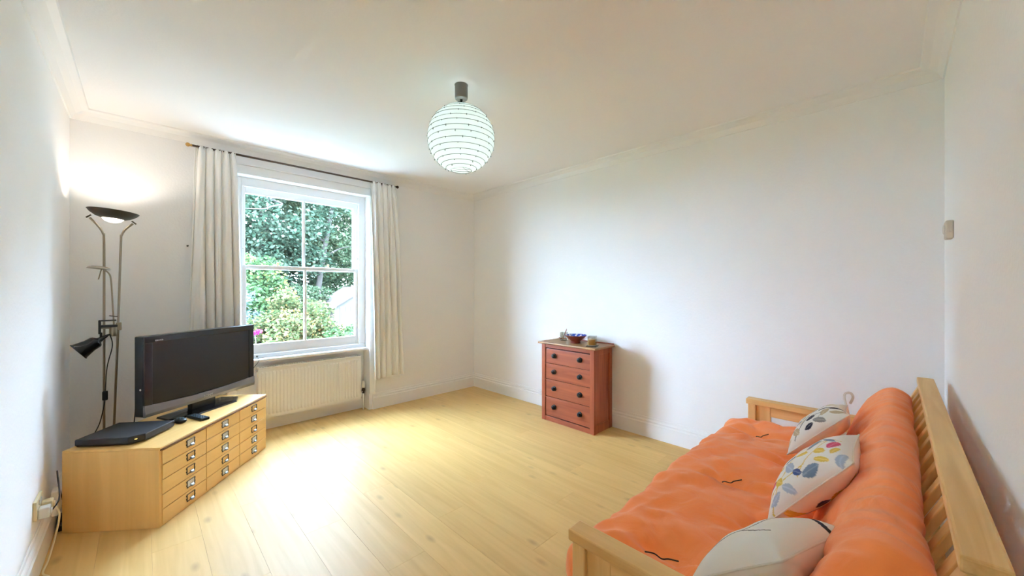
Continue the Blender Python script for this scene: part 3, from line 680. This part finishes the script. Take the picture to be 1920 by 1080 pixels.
# ------------------------------------------------------------------ futon mattress
ML = Vector((1.93, .45, .27)); futon = thing('futon_mattress', 'orange cotton futon mattress folded over the pine sofa frame', 'mattress', ML)
tufts = [(1.20, .53), (1.89, .52), (2.60, .555), (1.55, .34), (2.25, .34)]
def slab(name, cy, cz, hl, ht, upv, x0, x1, ex, fn):
    """superellipse section swept along x with rounded ends; fn(x, along, normal_amount, p) -> extra outward offset"""
    upv = Vector(upv).normalized(); nv = Vector((0, -upv.z, upv.y)) if False else Vector((0, upv.z, -upv.y))
    NS, NX_ = 112, 190; bm = bmesh.new(); rings = []; c = Vector((0, cy, cz)); rr = .075
    for i in range(NX_ + 1):
        f_ = i / NX_; s = .5 - .5 * math.cos(PI * f_); s = .55 * s + .45 * f_; x = x0 + (x1 - x0) * s
        de = min(x - x0, x1 - x); k = 1.0 if de > rr else max(0.0, 1 - (1 - de / rr) ** 2.4) ** (1 / 2.4)
        ring = []
        for j in range(NS):
            t = 2 * PI * j / NS; ct, st = math.cos(t), math.sin(t)
            a = math.copysign(abs(ct) ** (2 / ex), ct); b = math.copysign(abs(st) ** (2 / ex), st)
            kk = k if k > 0 else .0
            aa = a * (hl - ht * (1 - kk)); bb = b * ht * kk
            p = c + upv * aa + nv * bb; p.x = x
            g = (upv * (a ** 3) / hl + nv * (b ** 3) / ht)
            g = g.normalized() if g.length > 1e-9 else Vector((0, 0, 1))
            p += g * fn(x, a, b, p) * max(.15, kk)
            ring.append(bm.verts.new(p - ML))
        rings.append(ring)
    for a_, b_ in zip(rings, rings[1:]):
        for j in range(NS): bm.faces.new((a_[j], a_[(j + 1) % NS], b_[(j + 1) % NS], b_[j]))
    bm.faces.new(rings[0]); bm.faces.new(rings[-1]); bmesh.ops.recalc_face_normals(bm, faces=bm.faces)
    return from_bm(name, bm, M['orange'], futon, True)
nz = lambda x, y, z: noise.noise(Vector((x, y, z)))
def seat_fn(x, a, b, p):
    o = .014 * nz(x * 3.1, p.y * 4, 1.3) + .008 * nz(x * 9, p.y * 11 + x * 4, 4.1)
    o += .010 * (1 - abs(nz(x * 6 + p.y * 9, p.y * 5 - x * 3, 7.7)) * 2.2) + .006 * (1 - abs(nz(x * 11 - p.y * 4, p.y * 9 + x * 5, 3.7)) * 2.4)
    for tx, ty in tufts:
        dx, dy = x - tx, p.y - ty; r2 = math.hypot(dx, dy)
        if b > 0 and r2 < .5:
            o -= .034 * math.exp(-(r2 / .085) ** 2); o -= .012 * math.exp(-(r2 / .22) ** 2)
            o += .009 * math.cos(7 * math.atan2(dy, dx) + tx * 5) * math.exp(-((r2 - .12) / .09) ** 2)
    return o
def back_fn(x, a, b, p):
    w = nz(x * 17 + 3 * a, a * 1.2, 2.2); w2 = nz(x * 8 + 1.5 * a, a * 1.5, 9.2)
    o = .010 * nz(x * 2.5, a * 1.4, 5.5) - .014 * max(0, w) - .010 * abs(w2) - .007 * max(0, nz(x * 34 + 5 * a, a * 1.6, 6.1))
    r2 = math.hypot(x - 1.42, (a - .1) * .25)
    if b > 0: o -= .02 * math.exp(-(r2 / .06) ** 2)
    return o
slab('seat_section', .485, .363, .300, .092, (0, 1, 0), .998, 2.862, 3.6, lambda x, a, b, p: seat_fn(x, a, -b, p))
slab('back_section', .080, .558, .240, .084, (0, -.412, .911), .995, 2.86, 2.9, back_fn)
for tx, ty, rz in ((1.20, .53, -.5), (1.89, .52, .15), (2.60, .555, .3)):
    zt = .425; pts = smooth_path([(-.05, -.012, .014), (-.025, .006, .006), (0, 0, .001), (.02, .006, .004), (.05, -.006, .015)], 5)
    rot = Matrix.Rotation(rz - .8, 3, 'Z')
    tube('tie_ribbon', [Vector((tx, ty, zt)) - ML + rot @ Vector(p) for p in pts], .0022, M['ribbon'], futon, 6)

# ------------------------------------------------------------------ cushions
def cushion(name, label, corners, thick, front, back, N_=110, group='cushions on the futon'):
    a, b, c, d = [Vector(p) for p in corners]        # a near-bottom, b near-top, c far-top, d far-bottom
    cen = (a + b + c + d) / 4; n = ((c - a).cross(d - b)).normalized()
    if n.y < 0: n = -n
    ori = (d - a).cross(b - a).dot(n)
    bm = bmesh.new(); lay = bm.verts.layers.float_color.new('print'); sides = []
    for sgn, fn in ((1, front), (-1, back)):
        grid = []
        for i in range(N_ + 1):
            row = []
            for j in range(N_ + 1):
                u, v = 2 * i / N_ - 1, 2 * j / N_ - 1
                uu = u * (1 - .075 * (1 - v * v) * abs(u) ** 3); vv = v * (1 - .075 * (1 - u * u) * abs(v) ** 3)
                s, t = (uu + 1) / 2, (vv + 1) / 2
                p = a * (1 - s) * (1 - t) + d * s * (1 - t) + c * s * t + b * (1 - s) * t
                th = thick * .5 * (max(0, 1 - abs(u) ** 2.6) ** .55) * (max(0, 1 - abs(v) ** 2.6) ** .55)
                th += .006 * nz(u * 2.2 + cen.x * 7, v * 2.2, sgn * 2.0) * (1 - max(abs(u), abs(v)) ** 4)
                vt = bm.verts.new(p + n * th * sgn - cen); vt[lay] = (*fn((u + 1) / 2, (v + 1) / 2), 1); row.append(vt)
            grid.append(row)
        for i in range(N_):
            for j in range(N_):
                q4 = (grid[i][j], grid[i + 1][j], grid[i + 1][j + 1], grid[i][j + 1]); bm.faces.new(q4 if sgn * ori > 0 else q4[::-1])
        sides.append(grid)
    o = thing(name, label, 'cushion', cen, 0, group)
    from_bm('cover', bm, M['print'], o, True)
    bm = bmesh.new(); loop = []
    for k in range(4):
        p, q_ = [(a, d), (d, c), (c, b), (b, a)][k]
        for m_ in range(12):
            t = m_ / 12; w = p.lerp(q_, t); inward = (cen - w); w = w + inward * .075 * (1 - (2 * t - 1) ** 2); loop.append(w - cen)
    loop.append(loop[0]); tube_bm(bm, loop, .0028, 6, False); return o, bm, cen, n
def leaf_print(base, leaves, stems):
    def f_(u, v):
        col = base
        for (x0, y0, x1, y1, w, cl) in stems:
            dx, dy = x1 - x0, y1 - y0; t = max(0, min(1, ((u - x0) * dx + (v - y0) * dy) / (dx * dx + dy * dy)))
            if math.hypot(u - x0 - t * dx, v - y0 - t * dy) < w: col = cl
        for (cx_, cy_, an, l, w, cl) in leaves:
            dx, dy = u - cx_, v - cy_; p = dx * math.cos(an) + dy * math.sin(an); q_ = -dx * math.sin(an) + dy * math.cos(an)
            if abs(p) < l:
                hw = w * (1 - (p / l) ** 2) ** .75
                if abs(q_) < hw: col = cl if abs(q_) > .006 or l < .06 else tuple(min(1, c * 1.0 + .12) for c in cl)
        return col
    return f_
rnd = random.Random(11)
def scatter(n, cols, l0, l1, ratio, seed):
    r = random.Random(seed); out = []; tries = 0
    while len(out) < n and tries < 4000:
        tries += 1; x, y = r.uniform(.06, .94), r.uniform(.06, .94)
        if all(math.hypot(x - o_[0], y - o_[1]) > (l0 + l1) * .82 for o_ in out):
            l = r.uniform(l0, l1); out.append((x, y, r.choice((.7, 1.0, 2.2, 2.5, 1.6)) + r.uniform(-.3, .3), l, l * ratio * r.uniform(.75, 1.2), cols[len(out) % len(cols)]))
    return out
WH = (.86, .84, .82); NAVY = (.02, .018, .045); GREY = (.28, .28, .30); TAUPE = (.52, .41, .28); CREAM = (.68, .60, .48)
stA = [(.05, .2, .75, .85, .008, (.12, .11, .13)), (.35, .48, .25, .8, .006, (.12, .11, .13)), (.5, .62, .75, .5, .006, (.12, .11, .13)), (.1, .6, .5, .95, .006, TAUPE), (.5, .1, .95, .5, .006, TAUPE)]
frA = leaf_print(WH, scatter(24, [NAVY, CREAM, GREY, TAUPE, CREAM, NAVY, TAUPE], .075, .105, .52, 3), stA)
YEL = (.72, .52, .10); PALE = (.42, .50, .66); PINK = (.60, .07, .16); BLU = (.05, .08, .24); SLATE = (.20, .27, .40)
stB = [(.0, .1, .5, .55, .007, YEL), (.1, .5, .6, .9, .006, YEL), (.3, .1, .9, .6, .006, YEL), (.5, .55, .55, .95, .006, YEL), (.15, .05, .2, .6, .006, YEL)]
frB = leaf_print((.90, .89, .90), scatter(27, [YEL, YEL, SLATE, PALE, YEL, PINK, BLU, YEL, PALE], .07, .105, .52, 8), stB)
INK = (.03, .03, .05)
stC = [(.1, .0, .35, .45, .012, INK), (.35, .45, .3, .8, .008, INK), (.35, .45, .62, .62, .008, INK), (.45, .04, .74, .14, .013, INK), (.74, .14, .95, .06, .009, INK), (.74, .14, .80, .38, .011, INK), (.60, .09, .64, .30, .007, INK), (.78, .98, .84, .80, .024, INK), (.84, .80, .93, .52, .012, INK), (.84, .80, .76, .55, .012, INK), (.93, .52, .97, .35, .006, INK)]
frC = leaf_print((.90, .90, .91), [], stC)
cuA = [(2.225, 0.368, 0.498), (2.206, 0.143, 0.746), (2.636, 0.177, 0.689), (2.674, 0.353, 0.512)]
cuB = [(1.488, 0.302, 0.514), (1.525, 0.088, 0.775), (1.953, 0.098, 0.742), (1.972, 0.307, 0.519)]
cuC = [(1.005, 0.372, 0.548), (1.02, 0.178, 0.690), (1.316, 0.085, 0.67), (1.305, 0.279, 0.553)]
def finish(res, mat):
    o, bm, cen, n = res; from_bm('seam', bm, mat, o, True); return o, cen, n
oA, cA, nA = finish(cushion('cushion', 'square cushion printed with navy, grey and taupe leaves near the far arm', cuA, .13, frA, lambda u, v: (.80, .77, .73)), plain('seam_cream', (.78, .75, .71), .8))
oB, cB, nB = finish(cushion('cushion', 'white cushion printed with yellow, blue and pink leaves amid the futon', cuB, .14, frB, lambda u, v: frB(1 - u, v)), plain('seam_white', (.84, .83, .82), .8))
oC, cC, nC = finish(cushion('cushion', 'white cushion with thin black branch drawing beside the near arm', cuC, .13, frC, lambda u, v: (.86, .85, .84)), plain('seam_pale', (.80, .79, .77), .8))
pc = Vector(cuA[2]) - cA; lp_ = [pc + Vector(p) for p in ((-.02, .0, -.01), (.005, .012, .03), (.02, .01, .055), (.03, -.01, .06), (.025, -.02, .04), (.005, -.01, .01))]
tube('hanging_loop', smooth_path(lp_, 5), .0055, plain('loop_cotton', (.74, .68, .60), .8), oA, 8)
pd = Vector(cuA[3]) - cA; lathe('corner_bobble', [(0, -.014), (.010, -.010), (.013, 0), (.010, .010), (0, .014)], M['ribbon'], oA, 12, pd + Vector((0, .008, .012)))

# ------------------------------------------------------------------ wall fittings and cables
th_ = thing('thermostat', 'small beige thermostat box on the wall behind the sofa', 'thermostat', (2.735, YF, 1.535))
box('casing', -.045, .045, 0, .026, 0, .085, M['beige_plastic'], th_, bevel=.005)
lathe('dial', [(0, 0), (.022, 0), (.021, .006), (.016, .008), (0, .008)], M['white_plastic'], th_, 20, (0, .025, .045), Matrix.Rotation(-PI / 2, 3, 'X'))
box('side_switch', -.049, -.044, .006, .014, .03, .045, M['beige_plastic'], th_, bevel=.001)
so = thing('wall_socket', 'cream double wall socket above the skirting beside the drawer cabinet', 'socket', (XL, 2.80, .245))
box('plate', 0, .012, -.073, .073, 0, .086, M['cream_plastic'], so, bevel=.003)
for y in (-.02, .02): box('rocker', .011, .016, y - .006, y + .006, .055, .075, M['white_plastic'], so, bevel=.001)
def plug(label, y, z, mat):
    p = thing('plug', label, 'plug', (XL + .012, y, z)); box('body', 0, .036, -.024, .024, 0, .048, M[mat], p, bevel=.006, seg=3); box('grip', .034, .042, -.015, .015, .008, .034, M[mat], p, bevel=.004); return p
p1 = plug('cream plug in the wall socket with a white lead', 2.838, .243, 'cream_plastic')
p2 = plug('white plug in the wall socket with a black lead', 2.762, .243, 'white_plastic')
ad = thing('power_adapter', 'white box shaped power adapter by the skirting behind the drawer cabinet', 'adapter', (XL + .02, 3.06, .13))
box('body', 0, .026, -.04, .04, 0, .13, M['white_plastic'], ad, bevel=.008, seg=3); box('flange', -.004, .002, -.03, .03, .05, .10, M['cream_plastic'], ad, bevel=.002)
wc = tube('power_lead', smooth_path([(XL + .05, 2.838, .262), (XL + .065, 2.86, .20), (XL + .05, 2.87, .09), (XL + .035, 2.82, .012), (XL + .03, 2.72, .004), (XL + .055, 2.66, .004), (XL + .05, 2.55, .004), (XL + .03, 2.3, .004), (XL + .03, 1.6, .004)], 8), .0036, M['cream_plastic'], None, 8)
tag(wc, 'thin cream power lead running along the skirting on the floor', 'cable')
wc = tube('power_lead', smooth_path([(XL + .05, 2.762, .262), (XL + .07, 2.80, .30), (XL + .05, 2.95, .36), (XL + .035, 3.08, .34), (XL + .03, 3.2, .22), (XL + .05, 3.3, .05), (XL + .12, 3.35, .006)], 8), .003, M['black_matt'], None, 8)
tag(wc, 'black power lead arching from the wall socket behind the cabinet', 'cable')
ex = thing('extension_block', 'dark extension block on the floor behind the drawer cabinet', 'extension', (XL + .046, 3.27, 0), 0)
box('body', -.022, .022, -.14, .14, 0, .035, M['black'], ex, bevel=.006)
for y in (-.08, .0, .08): box('plug_top', -.02, .02, y - .022, y + .022, .033, .07, M['black_matt' if y else 'white_plastic'], ex, bevel=.006)
wc = tube('television_lead', smooth_path([(.02, 3.44, CBH + .20), (-.02, 3.46, CBH + .16), (-.03, 3.465, CBH + .05), (-.04, 3.47, CBH - .10), (-.06, 3.52, .10), (-.08, 3.55, .006)], 8), .003, M['black_matt'], None, 8)
tag(wc, 'black lead hanging down behind the television edge', 'cable')
wc = tube('aerial_lead', smooth_path([(.54, 3.74, .60), (.64, 3.82, .55), (.70, 3.95, .60), (.745, 3.97, .655), (.748, 4.03, .675)], 8), .0022, M['black_matt'], None, 8)
tag(wc, 'thin dark aerial lead running from the window board towards the television', 'cable')
for x, y, ax_, lab in ((.262, YB, 'Y', 'small dark tieback hook on the wall beside the lamp'), (2.065, YB, 'Y', 'small dark tieback hook on the wall near the bare corner')):
    hk = lathe('tieback_hook', [(0, 0), (.007, 0), (.007, .004), (.003, .006), (.003, .022), (.006, .026), (0, .028)], M['dark_metal'], None, 10, (0, 0, 0), Matrix.Rotation(PI / 2, 3, 'X')); hk.location = (x, y, 1.64)
    tag(hk, lab, 'hook')

# ------------------------------------------------------------------ garden beyond the window
import numpy as np
GZ0 = -1.0
g = struct(box('ground', -40, 45, YO, 70, GZ0 - .2, GZ0, M['grass']))
M['bounce_paving'] = plain('pale_bounce_paving', (.46, .46, .45), .9, var=.1, bscale=3)
struct(box('added_bounce_patio', -5, 8, YO, 7.0, GZ0 - .1, GZ0 + .02, M['bounce_paving']))  # unseen patio, added so its pale surface bounces skylight up to the ceiling
def leaves_mesh(blobs, n_per, size, cols, rng, flat=.6):
    """blobs: (x,y,z,r); cols: list of (weight,(r,g,b)); one two-triangle blade per leaf"""
    B = np.array(blobs); nb = len(B); n = nb * n_per
    c = np.repeat(B, n_per, axis=0)
    d = rng.normal(size=(n, 3)); d /= np.linalg.norm(d, axis=1)[:, None]
    rad = c[:, 3] * (0.35 + 0.65 * rng.random(n) ** .6)
    pos = c[:, :3] + d * rad[:, None] * np.array([1, 1, flat])
    a = rng.normal(size=(n, 3)); a[:, 2] *= .6; a /= np.linalg.norm(a, axis=1)[:, None]
    nn = d * .5 + rng.normal(size=(n, 3)) * .5 + np.array([0, 0, .5]); b = np.cross(nn, a); b /= (np.linalg.norm(b, axis=1)[:, None] + 1e-9)
    L_ = size * (0.6 + .8 * rng.random(n)); W_ = L_ * .32
    v = np.empty((n, 4, 3)); v[:, 0] = pos - a * L_[:, None] * .5; v[:, 1] = pos + b * W_[:, None]; v[:, 2] = pos + a * L_[:, None] * .5; v[:, 3] = pos - b * W_[:, None]
    w = np.array([x[0] for x in cols]); w = w / w.sum(); ci = rng.choice(len(cols), size=n, p=w)
    cc = np.array([x[1] for x in cols])[ci] * (0.75 + .5 * rng.random(n))[:, None]
    me = bpy.data.meshes.new('foliage'); me.vertices.add(n * 4); me.vertices.foreach_set('co', v.reshape(-1))
    me.loops.add(n * 4); me.loops.foreach_set('vertex_index', np.arange(n * 4, dtype=np.int32))
    me.polygons.add(n); me.polygons.foreach_set('loop_start', np.arange(0, n * 4, 4, dtype=np.int32)); me.update()
    at = me.attributes.new('leafcol', 'FLOAT_COLOR', 'POINT'); col4 = np.ones((n * 4, 4)); col4[:, :3] = np.repeat(cc, 4, axis=0); at.data.foreach_set('color', col4.reshape(-1).astype(np.float32))
    me.validate(); return me
def plant(name, label, cat, loc, rx, ry, z0, z1, nblob, n_per, rb, size, cols, seed, trunk=None, flowers=None, group=None):
    rng = np.random.default_rng(seed); t = thing(name, label, cat, (loc[0], loc[1], GZ0), 0, group); blobs = []
    zc, hz = (z0 + z1) / 2 - GZ0, (z1 - z0) / 2
    while len(blobs) < nblob:
        p = rng.uniform(-1, 1, 3)
        q_ = np.linalg.norm(p)
        if q_ > 1 or (q_ < .45 and rng.random() < .6): continue
        blobs.append((p[0] * rx, p[1] * ry, zc + p[2] * hz, rb * rng.uniform(.7, 1.25)))
    o = link('foliage', leaves_mesh(blobs, n_per, size, cols, rng), M['leaf'], t); o['kind'] = 'stuff'
    if flowers:
        fb = [(b[0] * 1.05, b[1] * 1.05, b[2] + rb * .4, b[3]) for b in blobs if b[2] > zc - hz * .35][:flowers[0]]
        o = link('blossom', leaves_mesh(fb, flowers[1], flowers[2], flowers[3], rng), M['leaf'], t); o['kind'] = 'stuff'
    if trunk:
        bm = bmesh.new(); tx, r0, top_, leanx = trunk[:4]; ty = trunk[4] if len(trunk) > 4 else 0
        pts = smooth_path([(tx, ty, 0), (tx + leanx * .3, ty, (top_ - GZ0) * .35), (tx + leanx * .7, ty + .1, (top_ - GZ0) * .7), (tx + leanx, ty + .15, top_ - GZ0)], 5)
        tube_bm(bm, pts, [r0 * (1 - .7 * k / (len(pts) - 1)) for k in range(len(pts))], 10)
        from_bm('trunk', bm, M['bark'], t, True)
        for k in range(7):
            f_ = .45 + .08 * k; p = Vector(pts[int(f_ * (len(pts) - 1))]); an = k * 2.4; ln = rx * .55
            tube('branch', smooth_path([p, p + Vector((math.cos(an) * ln * .5, math.sin(an) * ln * .5, ln * .35)), p + Vector((math.cos(an) * ln, math.sin(an) * ln, ln * .5))], 4), [r0 * .35 * (1 - .8 * j / 8) for j in range(9)], M['bark'], t, 7)
    return t
LB = 0.58
def cs(*a): return [(w, tuple(x * LB for x in c)) for w, c in a]
teal = cs((4, (.050, .088, .055)), (3, (.085, .130, .085)), (1, (.032, .06, .038)), (2, (.15, .19, .13)))
mid = cs((4, (.07, .108, .058)), (3, (.12, .165, .09)), (1, (.04, .068, .036)), (1, (.18, .21, .13)))
lite = cs((3, (.08, .15, .06)), (3, (.12, .20, .08)), (1, (.045, .085, .04)))
gold = cs((3, (.11, .135, .055)), (2, (.07, .105, .045)), (2, (.17, .155, .07)))
pale = cs((3, (.12, .17, .16)), (2, (.19, .23, .22)), (1, (.06, .10, .08)))
tree1 = plant('tall_tree', 'tall dark blue-green tree filling the garden view', 'tree', (2.6, 14.5), 2.3, 1.6, -.2, 9.8, 215, 240, .62, .12, teal, 1, (0, .16, 5.0, .3, 0), group=None)
plant('tall_tree', 'light leafy tree with a dark leaning trunk and sky showing between leaves', 'tree', (5.2, 15.5), 1.9, 1.4, .2, 9.6, 125, 200, .55, .115, mid, 2, (-1.05, .12, 7.0, 1.2, -1.25))
plant('tall_tree', 'broad green tree beyond the garden shed', 'tree', (8.6, 18), 2.4, 1.8, -.5, 8.6, 110, 220, .75, .15, mid, 3, (0, .2, 5, .2))
plant('tall_tree', 'dense dark tree at the end of the garden behind the blue-green one', 'tree', (3.9, 19.5), 4.4, 1.6, -.8, 10.4, 290, 220, .85, .17, teal, 4, (0, .22, 5, .2))
plant('tall_tree', 'mid green tree beyond the pale shrub', 'tree', (-1.6, 15.5), 2.6, 1.8, -.6, 8.6, 120, 220, .75, .15, mid, 5, (0, .2, 5, -.2))
plant('hedge_tree', 'low leafy tree with yellow-green sprays in front of the tall trees', 'tree', (2.05, 11.6), .75, .6, -.8, 2.25, 46, 220, .34, .09, lite, 6, (0, .07, 1.6, .1), (14, 60, .09, cs((1, (.26, .25, .08)), (1, (.20, .22, .07)))))
plant('flowering_shrub', 'large golden yellow flowering shrub in the middle of the garden', 'shrub', (2.10, 8.3), .78, .6, -1.0, 1.25, 70, 260, .25, .065, gold, 7, (0, .05, .3, 0), (46, 50, .05, cs((2, (.30, .235, .09)), (1, (.28, .17, .05)), (1, (.30, .27, .15)))))
plant('green_shrub', 'bright green feathery shrub in front of the shed', 'shrub', (2.95, 7.6), .62, .5, -1.0, .62, 50, 260, .24, .06, lite, 8, (0, .04, .1, 0))
plant('pale_shrub', 'pale silvery blue shrub behind the television edge of the window', 'shrub', (1.30, 8.9), .5, .5, -1.0, 1.35, 44, 240, .24, .06, pale, 10, (0, .04, .5, 0))
plant('green_shrub', 'dense green shrub at the far side of the garden shed', 'shrub', (6.3, 11.5), .9, .7, -1.0, 1.2, 50, 220, .32, .08, mid, 12, (0, .05, .2, 0))
plant('green_shrub', 'rounded green shrub at the foot of the tall trees', 'shrub', (3.6, 12.6), .9, .6, -1.0, 1.3, 60, 220, .32, .08, mid, 13, (0, .05, .2, 0))
for k, (x, y, r_) in enumerate(((10.5, 13, 2.2), (11.5, 9.0, 2.0), (9.0, 6.6, 1.4))):  # out-of-view trees added to keep low side sky off the left wall
    plant('added_shade_tree', 'unseen dense green tree added at the garden side to block sky', 'tree', (x, y), r_, r_ * .8, -1.0, 4.4 + r_, 80, 90, .75, .30, mid, 30 + k, (0, .15, 3.5, .1), group='added unseen shade trees')
pk = thing('pink_flower', 'bright pink flower head just outside the window', 'flower', (1.335, 7.4, GZ0))
rng = np.random.default_rng(5); o = link('petals', leaves_mesh([(0, 0, 1.57, .06), (.05, 0, 1.59, .05), (-.04, .02, 1.55, .05)], 60, .05, cs((2, (.42, .03, .16)), (1, (.5, .10, .25))), rng), M['leaf'], pk); o['kind'] = 'stuff'
tube('stem', smooth_path([(0, 0, 0), (.04, 0, .8), (0, 0, 1.56)], 5), .008, M['bark'], pk, 6)
br = tube('branch', smooth_path([(-.55, -2.0, 4.5), (-.15, -2.0, 4.55), (.1, -1.9, 4.68), (.4, -1.6, 4.85), (.2, .1, 5.3)], 6), [.012 + .018 * k / 24 for k in range(25)], plain('grey_bark', (.040, .032, .028), .9), tree1, 8)
# shed
sh = thing('garden_shed', 'small garden shed with a pitched brown roof behind the shrubs', 'shed', (5.0, 12.4, GZ0))
sb_ = bmesh.new(); hw, hd, wz, rz_ = .95, .8, 1.75, 2.32
pts = [(-hw, 0), (hw, 0), (hw, wz), (0, rz_), (-hw, wz)]
fa = [sb_.verts.new((x, -hd, z)) for x, z in pts]; fb = [sb_.verts.new((x, hd, z)) for x, z in pts]
sb_.faces.new(fa); sb_.faces.new(list(reversed(fb)))
for k in range(5): sb_.faces.new((fa[k], fb[k], fb[(k + 1) % 5], fa[(k + 1) % 5]))
bmesh.ops.recalc_face_normals(sb_, faces=sb_.faces); from_bm('walls', sb_, M['shed_wall'], sh)
for k in range(12): box('wall_board', -hw + k * hw / 6 + .006, -hw + (k + 1) * hw / 6 - .006, -hd - .014, -hd + .004, 0, wz, M['shed_wall'], sh)
for s_ in (-1, 1):
    an = math.atan2(rz_ - wz, hw); ln = math.hypot(rz_ - wz, hw) + .14
    box('roof_slope', 0, ln, -hd - .14, hd + .14, 0, .035, M['shed_roof'], sh, mtx=Matrix.Translation((0, 0, rz_ + .01)) @ Matrix.Rotation(an if s_ > 0 else PI - an, 4, 'Y') @ Matrix.Scale(1 if s_ > 0 else -1, 4, (0, 0, 1)))
dr_ = box('door', -.75, -.1, -hd - .03, -hd - .012, .05, 1.6, plain('shed_door', (.05, .036, .02), .8), sh, bevel=.005)
box('window', .2, .7, -hd - .025, -hd - .012, .8, 1.3, M['bezel'], sh, bevel=.005)
